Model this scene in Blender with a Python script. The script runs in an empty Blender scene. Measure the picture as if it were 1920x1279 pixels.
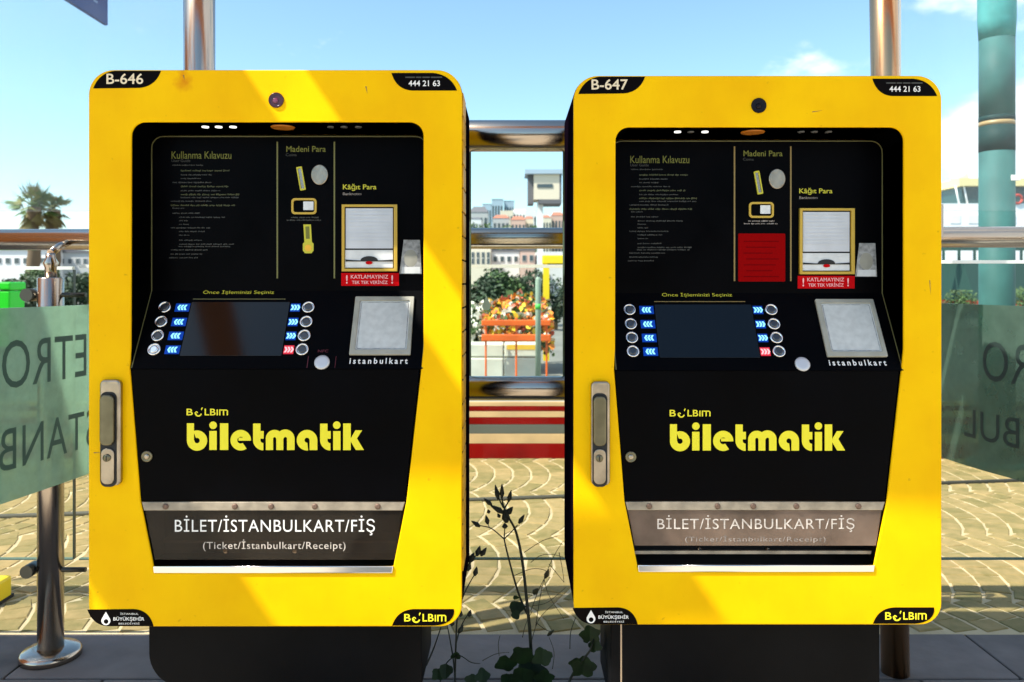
import bpy, bmesh, math, random
from mathutils import Vector, Matrix
R = math.radians
rnd = random.Random(7)
sc = bpy.context.scene
col = sc.collection

# ------------------------------------------------------------------ camera, sky, sun, exposure
F_PX, HOR, CAMZ, GZ = 1500.0, 530.0, 1.10, -0.07
cam_d = bpy.data.cameras.new('camera')
cam = bpy.data.objects.new('camera', cam_d); col.objects.link(cam)
cam.location = (0, 0, CAMZ); cam.rotation_euler = (R(90), 0, 0)
cam_d.sensor_width = 36; cam_d.lens = F_PX / 1920 * 36
cam_d.shift_y = -(639.5 - HOR) / 1920
cam_d.clip_start = 0.05; cam_d.clip_end = 6000
cam_d.dof.use_dof = True; cam_d.dof.focus_distance = 1.97; cam_d.dof.aperture_fstop = 5.6
sc.camera = cam

SUN = Vector((0.68, 0.33, -1.0)).normalized()          # the way the light travels
world = bpy.data.worlds.new('World'); sc.world = world; world.use_nodes = True
def build_world():
    nt = world.node_tree; N = nt.nodes; L = nt.links; N.clear()
    out = N.new('ShaderNodeOutputWorld'); bg = N.new('ShaderNodeBackground')
    sky = N.new('ShaderNodeTexSky'); sky.sky_type = 'NISHITA'; sky.sun_disc = False
    sky.sun_elevation = math.asin(-SUN.z); sky.sun_rotation = math.atan2(-SUN.x, -SUN.y)
    sky.air_density = 1.0; sky.dust_density = 0.6; sky.ozone_density = 1.6
    bg.inputs['Strength'].default_value = 0.14
    tc = N.new('ShaderNodeTexCoord')
    sep = N.new('ShaderNodeSeparateXYZ'); L.new(tc.outputs['Generated'], sep.inputs[0])
    # cumulus clouds: a bank to the right, wisps elsewhere
    mp = N.new('ShaderNodeMapping'); mp.inputs['Scale'].default_value = (1, 1, 1.9)
    mp.inputs['Location'].default_value = (0.35, 0.1, 0.12)
    L.new(tc.outputs['Generated'], mp.inputs[0])
    no = N.new('ShaderNodeTexNoise'); no.inputs['Scale'].default_value = 5.2; no.inputs['Detail'].default_value = 7
    no.inputs['Roughness'].default_value = 0.55
    L.new(mp.outputs[0], no.inputs['Vector'])
    bank = N.new('ShaderNodeMapRange'); bank.inputs[1].default_value = 0.36; bank.inputs[2].default_value = 0.60
    bank.inputs[3].default_value = -0.13; bank.inputs[4].default_value = 0.16
    L.new(sep.outputs['X'], bank.inputs[0])
    low = N.new('ShaderNodeMapRange'); low.inputs[1].default_value = 0.0; low.inputs[2].default_value = 0.4
    low.inputs[3].default_value = 0.05; low.inputs[4].default_value = -0.05
    L.new(sep.outputs['Z'], low.inputs[0])
    ad = N.new('ShaderNodeMath'); ad.operation = 'ADD'; L.new(no.outputs['Fac'], ad.inputs[0]); L.new(bank.outputs[0], ad.inputs[1])
    ad2 = N.new('ShaderNodeMath'); ad2.operation = 'ADD'; L.new(ad.outputs[0], ad2.inputs[0]); L.new(low.outputs[0], ad2.inputs[1])
    th = N.new('ShaderNodeMapRange'); th.interpolation_type = 'SMOOTHSTEP'
    th.inputs[1].default_value = 0.47; th.inputs[2].default_value = 0.62
    th.inputs[3].default_value = 0.0; th.inputs[4].default_value = 0.9
    L.new(ad2.outputs[0], th.inputs[0])
    mx = N.new('ShaderNodeMix'); mx.data_type = 'RGBA'
    L.new(th.outputs[0], mx.inputs[0]); tn = N.new('ShaderNodeVectorMath'); tn.operation = 'MULTIPLY'; tn.inputs[1].default_value = (0.88, 1.02, 1.0); L.new(sky.outputs[0], tn.inputs[0]); L.new(tn.outputs[0], mx.inputs[6]); mx.inputs[7].default_value = (5.6, 5.9, 6.2, 1)
    L.new(mx.outputs[2], bg.inputs['Color']); L.new(bg.outputs[0], out.inputs[0])
build_world()
sun_d = bpy.data.lights.new('sun', 'SUN'); sun_d.energy = 5.0; sun_d.angle = R(0.53); sun_d.color = (1.0, 0.94, 0.84)
sun = bpy.data.objects.new('sun', sun_d); col.objects.link(sun)
sun.rotation_euler = SUN.to_track_quat('-Z', 'Y').to_euler(); sun.location = (-6, -4, 9)
vs = sc.view_settings
vs.view_transform = 'Standard'; vs.look = 'None'; vs.gamma = 1; vs.use_curve_mapping = False
vs.exposure = 0.95
sc.cycles.max_bounces = 8; sc.cycles.transparent_max_bounces = 24

# ------------------------------------------------------------------ materials
def mat(name, base, rough=0.5, metal=0.0, spec=0.5, emit=None, var=0.0, vscale=8.0, bump=0.0, bscale=60.0, coat=0.0, stretch=(1, 1, 1), rvar=0.0):
    m = bpy.data.materials.new(name); m.use_nodes = True
    nt = m.node_tree; N = nt.nodes; L = nt.links; p = N['Principled BSDF']
    p.inputs['Base Color'].default_value = (*base, 1); p.inputs['Roughness'].default_value = rough
    p.inputs['Metallic'].default_value = metal; p.inputs['Specular IOR Level'].default_value = spec
    p.inputs['Coat Weight'].default_value = coat
    if emit: p.inputs['Emission Color'].default_value = (*emit[0], 1); p.inputs['Emission Strength'].default_value = emit[1]
    if var or bump or rvar:
        tc = N.new('ShaderNodeTexCoord'); mp = N.new('ShaderNodeMapping'); mp.inputs['Scale'].default_value = stretch
        L.new(tc.outputs['Object'], mp.inputs[0])
    if var or rvar:
        n = N.new('ShaderNodeTexNoise'); n.inputs['Scale'].default_value = vscale; n.inputs['Detail'].default_value = 6
        L.new(mp.outputs[0], n.inputs['Vector'])
    if var:
        r = N.new('ShaderNodeMapRange'); r.inputs[1].default_value = 0.3; r.inputs[2].default_value = 0.7
        r.inputs[3].default_value = 1 - var; r.inputs[4].default_value = 1 + var
        L.new(n.outputs['Fac'], r.inputs[0])
        mx = N.new('ShaderNodeVectorMath'); mx.operation = 'SCALE'; mx.inputs[0].default_value = base
        L.new(r.outputs[0], mx.inputs['Scale']); L.new(mx.outputs[0], p.inputs['Base Color'])
    if rvar:
        r2 = N.new('ShaderNodeMapRange'); r2.inputs[1].default_value = 0.3; r2.inputs[2].default_value = 0.7
        r2.inputs[3].default_value = max(0.02, rough - rvar); r2.inputs[4].default_value = min(1, rough + rvar)
        L.new(n.outputs['Fac'], r2.inputs[0]); L.new(r2.outputs[0], p.inputs['Roughness'])
    if bump:
        b = N.new('ShaderNodeTexNoise'); b.inputs['Scale'].default_value = bscale; b.inputs['Detail'].default_value = 4
        L.new(mp.outputs[0], b.inputs['Vector'])
        bp = N.new('ShaderNodeBump'); bp.inputs['Strength'].default_value = bump; bp.inputs['Distance'].default_value = 0.01
        L.new(b.outputs['Fac'], bp.inputs['Height']); L.new(bp.outputs[0], p.inputs['Normal'])
    return m

def stone_mat(name, c1, c2, rough=0.85, bump=0.4, scale=22.0):
    """stone whose colour differs from piece to piece and is mottled within each"""
    m = bpy.data.materials.new(name); m.use_nodes = True
    nt = m.node_tree; N = nt.nodes; L = nt.links; p = N['Principled BSDF']; p.inputs['Roughness'].default_value = rough
    p.inputs['Specular IOR Level'].default_value = 0.3
    g = N.new('ShaderNodeNewGeometry'); oi = N.new('ShaderNodeObjectInfo')
    ad = N.new('ShaderNodeMath'); ad.operation = 'ADD'; L.new(g.outputs['Random Per Island'], ad.inputs[0]); L.new(oi.outputs['Random'], ad.inputs[1])
    fr = N.new('ShaderNodeMath'); fr.operation = 'FRACT'; L.new(ad.outputs[0], fr.inputs[0])
    tc = N.new('ShaderNodeTexCoord'); n = N.new('ShaderNodeTexNoise'); n.inputs['Scale'].default_value = scale; n.inputs['Detail'].default_value = 6
    L.new(g.outputs['Position'], n.inputs['Vector'])
    mxf = N.new('ShaderNodeMath'); mxf.operation = 'MULTIPLY_ADD'; mxf.inputs[1].default_value = 0.6
    L.new(fr.outputs[0], mxf.inputs[0])
    sc2 = N.new('ShaderNodeMath'); sc2.operation = 'MULTIPLY_ADD'; sc2.inputs[1].default_value = 1.2; sc2.inputs[2].default_value = -0.4
    L.new(n.outputs['Fac'], sc2.inputs[0]); L.new(sc2.outputs[0], mxf.inputs[2])
    mx = N.new('ShaderNodeMix'); mx.data_type = 'RGBA'; L.new(mxf.outputs[0], mx.inputs[0])
    mx.inputs[6].default_value = (*c1, 1); mx.inputs[7].default_value = (*c2, 1)
    L.new(mx.outputs[2], p.inputs['Base Color'])
    b = N.new('ShaderNodeBump'); b.inputs['Strength'].default_value = bump; b.inputs['Distance'].default_value = 0.004
    n2 = N.new('ShaderNodeTexNoise'); n2.inputs['Scale'].default_value = scale * 5; n2.inputs['Detail'].default_value = 5
    L.new(g.outputs['Position'], n2.inputs['Vector']); L.new(n2.outputs['Fac'], b.inputs['Height']); L.new(b.outputs[0], p.inputs['Normal'])
    return m

def glass_mat(name, tint, ior=1.45, rough=0.0, haze=0.0, hcol=(0.5, 0.6, 0.5), streak=False):
    """thin sheet: see-through, with a Fresnel reflection and optional milkiness"""
    m = bpy.data.materials.new(name); m.use_nodes = True
    nt = m.node_tree; N = nt.nodes; L = nt.links; N.clear()
    out = N.new('ShaderNodeOutputMaterial'); t = N.new('ShaderNodeBsdfTransparent'); t.inputs[0].default_value = (*tint, 1)
    g = N.new('ShaderNodeBsdfGlossy'); g.inputs['Roughness'].default_value = rough
    fr0 = N.new('ShaderNodeFresnel'); fr0.inputs[0].default_value = ior
    gm = N.new('ShaderNodeNewGeometry'); fr = N.new('ShaderNodeMath'); fr.operation = 'MULTIPLY_ADD'; fr.inputs[2].default_value = 0.0
    iv = N.new('ShaderNodeMath'); iv.operation = 'SUBTRACT'; iv.inputs[0].default_value = 1.0; L.new(gm.outputs['Backfacing'], iv.inputs[1])
    L.new(fr0.outputs[0], fr.inputs[0]); L.new(iv.outputs[0], fr.inputs[1])
    base = t
    if haze:
        d = N.new('ShaderNodeBsdfDiffuse'); d.inputs[0].default_value = (*hcol, 1)
        tl = N.new('ShaderNodeBsdfTranslucent'); tl.inputs[0].default_value = (*hcol, 1)
        m0 = N.new('ShaderNodeMixShader'); m0.inputs[0].default_value = 0.6; L.new(d.outputs[0], m0.inputs[1]); L.new(tl.outputs[0], m0.inputs[2])
        m1 = N.new('ShaderNodeMixShader'); m1.inputs[0].default_value = haze; L.new(t.outputs[0], m1.inputs[1]); L.new(m0.outputs[0], m1.inputs[2])
        if streak:
            tc = N.new('ShaderNodeTexCoord'); n = N.new('ShaderNodeTexNoise'); n.inputs['Scale'].default_value = 9; n.inputs['Detail'].default_value = 6
            mr = N.new('ShaderNodeMapRange'); mr.inputs[1].default_value = 0.3; mr.inputs[2].default_value = 0.7
            mr.inputs[3].default_value = haze * 0.6; mr.inputs[4].default_value = min(1, haze * 1.4)
            L.new(tc.outputs['Object'], n.inputs['Vector']); L.new(n.outputs['Fac'], mr.inputs[0]); L.new(mr.outputs[0], m1.inputs[0])
        base = m1
    mx = N.new('ShaderNodeMixShader'); L.new(fr.outputs[0], mx.inputs[0]); L.new(base.outputs[0], mx.inputs[1]); L.new(g.outputs[0], mx.inputs[2])
    L.new(mx.outputs[0], out.inputs[0])
    return m

def yellow_paint(name, stain=None):
    m = mat(name, (0.84, 0.49, 0.0005), 0.42, spec=0.06, bump=0.02, bscale=400)
    nt = m.node_tree; N = nt.nodes; L = nt.links; p = N['Principled BSDF']
    tc = N.new('ShaderNodeTexCoord'); n = N.new('ShaderNodeTexNoise'); n.inputs['Scale'].default_value = 5; n.inputs['Detail'].default_value = 8
    L.new(tc.outputs['Object'], n.inputs['Vector'])
    cr = N.new('ShaderNodeMix'); cr.data_type = 'RGBA'; cr.inputs[6].default_value = (0.80, 0.435, 0.0005, 1); cr.inputs[7].default_value = (0.86, 0.505, 0.0005, 1)
    mr = N.new('ShaderNodeMapRange'); mr.inputs[1].default_value = 0.35; mr.inputs[2].default_value = 0.65
    L.new(n.outputs['Fac'], mr.inputs[0]); L.new(mr.outputs[0], cr.inputs[0])
    last = cr.outputs[2]
    # fine grime specks
    n2 = N.new('ShaderNodeTexNoise'); n2.inputs['Scale'].default_value = 55; n2.inputs['Detail'].default_value = 3
    L.new(tc.outputs['Object'], n2.inputs['Vector'])
    sp = N.new('ShaderNodeMapRange'); sp.inputs[1].default_value = 0.69; sp.inputs[2].default_value = 0.78; sp.inputs[3].default_value = 0; sp.inputs[4].default_value = 0.35
    L.new(n2.outputs['Fac'], sp.inputs[0])
    g = N.new('ShaderNodeMix'); g.data_type = 'RGBA'; L.new(sp.outputs[0], g.inputs[0]); L.new(last, g.inputs[6]); g.inputs[7].default_value = (0.25, 0.10, 0.01, 1)
    last = g.outputs[2]
    mp = N.new('ShaderNodeMapping'); mp.inputs['Scale'].default_value = (14, 4, 1); L.new(tc.outputs['Object'], mp.inputs[0])
    n3 = N.new('ShaderNodeTexNoise'); n3.inputs['Scale'].default_value = 1.0; n3.inputs['Detail'].default_value = 7; n3.inputs['Roughness'].default_value = 0.7; L.new(mp.outputs[0], n3.inputs['Vector'])
    m3 = N.new('ShaderNodeMapRange'); m3.inputs[1].default_value = 0.45; m3.inputs[2].default_value = 0.75; m3.inputs[3].default_value = 0.0; m3.inputs[4].default_value = 0.09; L.new(n3.outputs['Fac'], m3.inputs[0])
    g3 = N.new('ShaderNodeMix'); g3.data_type = 'RGBA'; L.new(m3.outputs[0], g3.inputs[0]); L.new(last, g3.inputs[6]); g3.inputs[7].default_value = (0.52, 0.25, 0.004, 1)
    last = g3.outputs[2]
    if stain:
        for (u, v, r, s) in stain:
            ds = N.new('ShaderNodeVectorMath'); ds.operation = 'DISTANCE'; ds.inputs[1].default_value = (u, v, 0.015)
            nm = N.new('ShaderNodeMix'); nm.data_type = 'VECTOR'; nm.inputs[0].default_value = 0.03
            L.new(tc.outputs['Object'], nm.inputs[4]); L.new(n2.outputs['Color'], nm.inputs[5]); L.new(nm.outputs[1], ds.inputs[0])
            r_ = N.new('ShaderNodeMapRange'); r_.inputs[1].default_value = 0; r_.inputs[2].default_value = r; r_.inputs[3].default_value = s; r_.inputs[4].default_value = 0
            L.new(ds.outputs['Value'], r_.inputs[0])
            g2 = N.new('ShaderNodeMix'); g2.data_type = 'RGBA'; L.new(r_.outputs[0], g2.inputs[0]); L.new(last, g2.inputs[6]); g2.inputs[7].default_value = (0.55, 0.14, 0.005, 1)
            last = g2.outputs[2]
    L.new(last, p.inputs['Base Color'])
    return m

M = {}
M['yellow_r'] = yellow_paint('yellow enamel')
M['yellow_l'] = yellow_paint('yellow enamel, rust bloom', [(-0.195, 1.6165, 0.026, 0.75), (-0.2003, 1.637, 0.014, 0.6)])
M['black'] = mat('black satin panel', (0.0008, 0.0008, 0.0013), 0.40, spec=0.035, var=0.4, vscale=6, rvar=0.10)
M['body'] = mat('dark purple grey powder coat', (0.004, 0.002, 0.005), 0.8, spec=0.0)
M['pedestal'] = mat('charcoal powder coat', (0.004, 0.004, 0.0045), 0.5, spec=0.06, var=0.3, vscale=5, bump=0.05, bscale=300)
M['screen'] = mat('dark screen glass', (0.001, 0.0015, 0.002), 0.08, spec=0.34)
M['steel'] = mat('brushed stainless', (0.42, 0.355, 0.29), 0.20, metal=1, bump=0.04, bscale=90, stretch=(6, 6, 0.2), rvar=0.06, vscale=10)
M['steel_h'] = mat('brushed stainless rail', (0.42, 0.355, 0.29), 0.18, metal=1, bump=0.04, bscale=90, stretch=(0.2, 6, 6), rvar=0.06, vscale=10)
M['steel_reflect_tint'] = mat('stainless tinted for orange reflection', (0.58, 0.34, 0.17), 0.22, metal=1, bump=0.04, bscale=90, stretch=(6, 6, 0.2), rvar=0.06, vscale=10)  # orange reflection on the right post put into the base colour
M['chrome'] = mat('worn chrome', (0.75, 0.73, 0.70), 0.15, metal=1)
M['alloy'] = mat('cast alloy', (0.36, 0.31, 0.24), 0.32, metal=1, bump=0.1, bscale=120, var=0.2, vscale=30)
M['alloy_dark'] = mat('dull alloy grip', (0.17, 0.155, 0.10), 0.4, metal=1, var=0.2, vscale=25)
M['white_label'] = mat('white worn plastic', (0.62, 0.63, 0.62), 0.55, var=0.12, vscale=30)
M['card_face'] = mat('scuffed pale card reader face', (0.52, 0.53, 0.50), 0.6, var=0.10, vscale=60)
M['card_frame'] = mat('grey beige plastic frame', (0.33, 0.32, 0.26), 0.5, var=0.15, vscale=20)
M['silver'] = mat('silver shutter', (0.55, 0.56, 0.58), 0.4, metal=0.3, var=0.06, vscale=20)
M['grey_note'] = mat('grey printed card', (0.30, 0.30, 0.29), 0.7, var=0.5, vscale=70)
M['gold_line'] = mat('gold print', (0.22, 0.15, 0.04), 0.5)
M['gold_dim'] = mat('faded gold line', (0.13, 0.12, 0.04), 0.5)
M['gold_frame'] = mat('gold plastic frame', (0.50, 0.32, 0.03), 0.4)
M['key_yellow'] = mat('yellow green print', (0.50, 0.46, 0.02), 0.5)
M['word_yellow'] = mat('lemon yellow print', (0.80, 0.70, 0.01), 0.5)
M['logo_orange'] = mat('amber print', (0.75, 0.40, 0.02), 0.5)
M['title_yellow'] = mat('worn yellow green print', (0.13, 0.135, 0.012), 0.6)
M['dim_print'] = mat('faded grey print', (0.04, 0.04, 0.033), 0.6)
M['dim_green'] = mat('faded olive print', (0.05, 0.055, 0.014), 0.6)
M['cream_print'] = mat('cream print', (0.72, 0.60, 0.40), 0.5)
M['white_print'] = mat('white print', (0.78, 0.76, 0.72), 0.5)
M['worn_print'] = mat('worn white print', (0.50, 0.44, 0.38), 0.6, var=0.4, vscale=60)
M['faint_print'] = mat('rubbed off print', (0.26, 0.22, 0.19), 0.6, var=0.5, vscale=60)
M['sticker'] = mat('black vinyl sticker', (0.002, 0.001, 0.001), 0.5, spec=0.05)
M['red'] = mat('red sticker', (0.50, 0.0015, 0.004), 0.5, spec=0.05)
M['red_paper'] = mat('red paper', (0.24, 0.0005, 0.001), 0.6, spec=0.03)
M['red_print'] = mat('dark red print', (0.13, 0.0, 0.001), 0.6, spec=0.03)
M['red_faint'] = mat('faded red print', (0.10, 0.004, 0.015), 0.6)
M['blue'] = mat('blue backlit key', (0.002, 0.04, 0.30), 0.4, spec=0.1, emit=((0.002, 0.06, 0.5), 0.15))
M['cyan'] = mat('pale cyan chevron', (0.3, 0.75, 0.9), 0.4, emit=((0.25, 0.75, 0.95), 0.45))
M['redkey'] = mat('red backlit key', (0.65, 0.01, 0.03), 0.4, emit=((0.7, 0.01, 0.03), 0.2))
M['pink'] = mat('pale pink chevron', (0.9, 0.45, 0.45), 0.4, emit=((0.95, 0.4, 0.4), 0.4))
M['led'] = mat('lit white lamp', (0.9, 0.9, 0.85), 0.4, emit=((1, 1, 0.95), 0.8))
M['led_off'] = mat('unlit lamp lens', (0.10, 0.10, 0.10), 0.3)
M['amber'] = mat('amber lens', (0.45, 0.14, 0.01), 0.3)
M['lens'] = mat('dark red camera lens', (0.045, 0.006, 0.010), 0.12)
M['lens_dark'] = mat('black lens', (0.006, 0.002, 0.003), 0.2, spec=0.2)
M['lens_glint'] = mat('inner lens', (0.14, 0.035, 0.07), 0.1)
M['smoke'] = glass_mat('smoked flap', (0.50, 0.44, 0.38), ior=1.3, haze=0.13, hcol=(0.26, 0.20, 0.14), streak=True)
M['smoke_reflect'] = glass_mat('smoked flap with painted reflection', (0.46, 0.38, 0.33), ior=1.3, haze=0.5, hcol=(0.60, 0.44, 0.33), streak=True)  # pale haze painted in for the stronger reflection on the right flap
M['tan_strip'] = mat('worn tan hinge strip', (0.30, 0.25, 0.18), 0.5, var=0.35, vscale=24)
M['tray'] = mat('dark tray lining', (0.020, 0.017, 0.016), 0.35, spec=0.5)
M['tray_steel'] = mat('tray steel', (0.22, 0.20, 0.18), 0.35, metal=1)
M['rubber'] = mat('black rubber', (0.01, 0.01, 0.01), 0.7)
M['glass'] = glass_mat('clear glass', (0.965, 0.985, 0.975), ior=1.16)
M['glass_edge'] = mat('polished glass edge', (0.85, 0.88, 0.82), 0.3)
M['glass_dark_edge'] = mat('dark glass edge', (0.03, 0.05, 0.04), 0.3)
M['frost'] = glass_mat('frosted green glass', (0.50, 0.66, 0.56), ior=1.40, rough=0.12, haze=0.58, hcol=(0.44, 0.60, 0.48), streak=True)
M['frost_grey'] = glass_mat('frosted grey green glass', (0.40, 0.52, 0.46), ior=1.40, rough=0.12, haze=0.55, hcol=(0.15, 0.24, 0.19), streak=True)
M['etch_dark'] = mat('dark etched lettering on grey', (0.008, 0.022, 0.018), 0.6)
M['etch'] = mat('dark etched lettering', (0.045, 0.105, 0.078), 0.6)
M['drop_pale'] = mat('pale teal vinyl', (0.45, 0.66, 0.60), 0.5)

# ------------------------------------------------------------------ mesh helpers
def link(o, parent=None, Mx=None):
    col.objects.link(o)
    if parent is not None: o.parent = parent
    if Mx is not None: o.matrix_basis = Mx
    return o
def obj(name, me, m=None, parent=None, Mx=None):
    if isinstance(me, bmesh.types.BMesh):
        b = me; me = bpy.data.meshes.new(name)
        if len(b.faces) < 6000:
            for e in b.edges:
                if len(e.link_faces) == 2 and e.calc_face_angle(0) > 0.6: e.smooth = False
        b.to_mesh(me); b.free()
    o = bpy.data.objects.new(name, me)
    if m is not None and not me.materials:
        for q in (m if isinstance(m, (list, tuple)) else [m]): me.materials.append(q)
    return link(o, parent, Mx)
def thing(name, label, cat, loc=(0, 0, 0), group=None, rz=0):
    o = bpy.data.objects.new(name, None); col.objects.link(o); o.empty_display_size = 0.1
    o.location = loc; o.rotation_euler = (0, 0, rz); return tag(o, label, cat, group)
def tag(o, label, cat, group=None):
    o['label'] = label; o['category'] = cat
    if group: o['group'] = group
    return o
def struct(o, kind='structure'):
    o['kind'] = kind; return o
def box(bm, x0, x1, y0, y1, z0, z1, mi=0):
    r = bmesh.ops.create_cube(bm, size=1)
    for v in r['verts']: v.co = Vector(((x0 + x1) / 2 + v.co.x * (x1 - x0), (y0 + y1) / 2 + v.co.y * (y1 - y0), (z0 + z1) / 2 + v.co.z * (z1 - z0)))
    if mi:
        for f in {f for v in r['verts'] for f in v.link_faces}: f.material_index = mi
    return r['verts']
def boxm(*a, bevel=0.0):
    bm = bmesh.new(); box(bm, *a)
    if bevel: bmesh.ops.bevel(bm, geom=bm.edges[:], offset=bevel, segments=2, affect='EDGES', profile=0.5)
    return bm
def tube(bm, pts, r, n=12, cap=True):
    pts = [Vector(p) for p in pts]; rings = []
    rs = r if isinstance(r, (list, tuple)) else [r] * len(pts)
    for i, p in enumerate(pts):
        t = (pts[min(i + 1, len(pts) - 1)] - pts[max(i - 1, 0)]).normalized()
        a = t.orthogonal().normalized() if i == 0 else (prev - t * prev.dot(t)).normalized()
        prev = a; b = t.cross(a)
        rings.append([bm.verts.new(p + (a * math.cos(2 * math.pi * k / n) + b * math.sin(2 * math.pi * k / n)) * rs[i]) for k in range(n)])
    for i in range(len(rings) - 1):
        for k in range(n):
            f = bm.faces.new((rings[i][k], rings[i][(k + 1) % n], rings[i + 1][(k + 1) % n], rings[i + 1][k])); f.smooth = True
    if cap and n > 2:
        bm.faces.new(rings[0][::-1]); bm.faces.new(rings[-1])
    return bm
def tubem(pts, r, n=12): return tube(bmesh.new(), pts, r, n)
def lathe(bm, prof, n=32, axis=(0, 0, 0)):
    rings = []
    for (r, z) in prof:
        rings.append([bm.verts.new((axis[0] + r * math.cos(2 * math.pi * k / n), axis[1] + r * math.sin(2 * math.pi * k / n), axis[2] + z)) for k in range(n)])
    for i in range(len(rings) - 1):
        for k in range(n):
            f = bm.faces.new((rings[i][k], rings[i][(k + 1) % n], rings[i + 1][(k + 1) % n], rings[i + 1][k])); f.smooth = True
    bm.faces.new(rings[0][::-1]); bm.faces.new(rings[-1])
    return bm

def rrect(x0, x1, y0, y1, r, seg=6):
    """rounded rectangle, counter-clockwise; r = radius or (bl, br, tr, tl)"""
    if not isinstance(r, (list, tuple)): r = (r,) * 4
    cs = [(x0 + r[0], y0 + r[0], r[0], 180), (x1 - r[1], y0 + r[1], r[1], 270), (x1 - r[2], y1 - r[2], r[2], 0), (x0 + r[3], y1 - r[3], r[3], 90)]
    out = []
    for cx, cy, rr, a in cs:
        if rr <= 1e-6: out.append((cx, cy)); continue
        for i in range(seg + 1):
            t = R(a + 90 * i / seg); out.append((cx + rr * math.cos(t), cy + rr * math.sin(t)))
    return out
def circle(cx, cy, rx, ry=None, n=28):
    ry = rx if ry is None else ry
    return [(cx + rx * math.cos(2 * math.pi * i / n), cy + ry * math.sin(2 * math.pi * i / n)) for i in range(n)]
def sector(cx, cy, ro, ri, a0, a1, n=28):
    A = [R(a0 + (a1 - a0) * i / n) for i in range(n + 1)]
    return [(cx + ro * math.cos(t), cy + ro * math.sin(t)) for t in A] + [(cx + ri * math.cos(t), cy + ri * math.sin(t)) for t in reversed(A)]

def plate_mesh(loops, th, bevel=0.0, n=0.0, seg=2):
    """flat plate with holes: loops[0] outer, others holes; lies in XY, from z = n to n + th"""
    cu = bpy.data.curves.new('plate', 'CURVE'); cu.dimensions = '2D'; cu.fill_mode = 'BOTH'
    cu.extrude = max(th / 2 - bevel, 0.0); cu.bevel_depth = bevel; cu.bevel_resolution = seg; cu.offset = -bevel if bevel else 0
    for lp in loops:
        s = cu.splines.new('POLY'); s.points.add(len(lp) - 1)
        for p, q in zip(s.points, lp): p.co = (q[0], q[1], 0, 1)
        s.use_cyclic_u = True
    t = bpy.data.objects.new('plate', cu); me = bpy.data.meshes.new_from_object(t)
    bpy.data.objects.remove(t); bpy.data.curves.remove(cu)
    me.transform(Matrix.Translation((0, 0, n + th / 2))); me.materials.clear()
    return me
def join(meshes):
    bm = bmesh.new()
    for me in meshes: bm.from_mesh(me); bpy.data.meshes.remove(me)
    return bm
def plate(name, loops, th, m, parent, Mx, n=0.0, bevel=0.0):
    if isinstance(loops[0][0], (int, float)): loops = [loops]
    me = plate_mesh(loops, th, bevel, n); me.name = name
    return obj(name, me, m, parent, Mx)
def multi(name, shapes, th, m, parent, Mx, n=0.0, step=0.00012):
    """several overlapping flat shapes as one mesh, each a hair above the last"""
    return obj(name, join([plate_mesh([s], th, 0, n + i * step) for i, s in enumerate(shapes)]), m, parent, Mx)
def text_mesh(body, fat=0.0, spacing=1.0):
    cu = bpy.data.curves.new('text', 'FONT'); cu.body = body; cu.size = 1; cu.offset = fat; cu.extrude = 0; cu.fill_mode = 'FRONT'
    cu.resolution_u = 4; cu.space_character = spacing
    t = bpy.data.objects.new('text', cu); me = bpy.data.meshes.new_from_object(t)
    bpy.data.objects.remove(t); bpy.data.curves.remove(cu); me.materials.clear()
    return me
def text_box(body, u0, u1, v0, v1, n=0.0006, fat=0.0, spacing=1.0, mirror=False):
    """lettering fitted into a rectangle of its surface"""
    me = text_mesh(body, fat, spacing)
    xs = [v.co.x for v in me.vertices]; ys = [v.co.y for v in me.vertices]
    ax, bx, ay, by = min(xs), max(xs), min(ys), max(ys)
    for v in me.vertices:
        s = (v.co.x - ax) / (bx - ax); t = (v.co.y - ay) / (by - ay)
        if mirror: s = 1 - s
        v.co = (u0 + (u1 - u0) * s, v0 + (v1 - v0) * t, n)
    return me
def text(name, body, bx, m, parent, Mx, n=0.0006, fat=0.0, spacing=1.0):
    return obj(name, text_box(body, *bx, n, fat, spacing), m, parent, Mx)

def PX(px, py, Y):
    """a point of the place at distance Y from the photographer"""
    return Vector(((px - 960) / F_PX * Y, Y, CAMZ - (py - HOR) / F_PX * Y))

# ------------------------------------------------------------------ ground
M['asphalt'] = mat('grey plaza paving', (0.17, 0.165, 0.14), 0.9, var=0.25, vscale=0.8, bump=0.2, bscale=30)
M['bed'] = mat('pale joint mortar', (0.44, 0.35, 0.20), 0.9, var=0.18, vscale=6, bump=0.4, bscale=80)
M['cobble'] = stone_mat('tan granite sett', (0.15, 0.130, 0.042), (0.33, 0.235, 0.100))
M['slab'] = stone_mat('grey granite slab', (0.075, 0.066, 0.058), (0.21, 0.18, 0.165), 0.85, 0.5, 6)
M['drain'] = mat('cast iron drain', (0.05, 0.05, 0.035), 0.7)
M['water'] = mat('sea water', (0.03, 0.10, 0.11), 0.12, spec=0.5, bump=0.5, bscale=0.6)
M['ground_far'] = mat('hillside scrub', (0.05, 0.085, 0.035), 0.9, var=0.4, vscale=0.05)

g = bmesh.new(); box(g, -90, 14.6, -40, 72, -2.5, GZ - 0.03); box(g, 14.6, 90, -40, 27, -2.5, GZ - 0.03)
struct(obj('ground', g, M['asphalt']))
bm = bmesh.new(); box(bm, -3000, 3000, 27.05, 3000, -3.2, -1.6)
struct(obj('sea', bm, M['water']))

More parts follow.
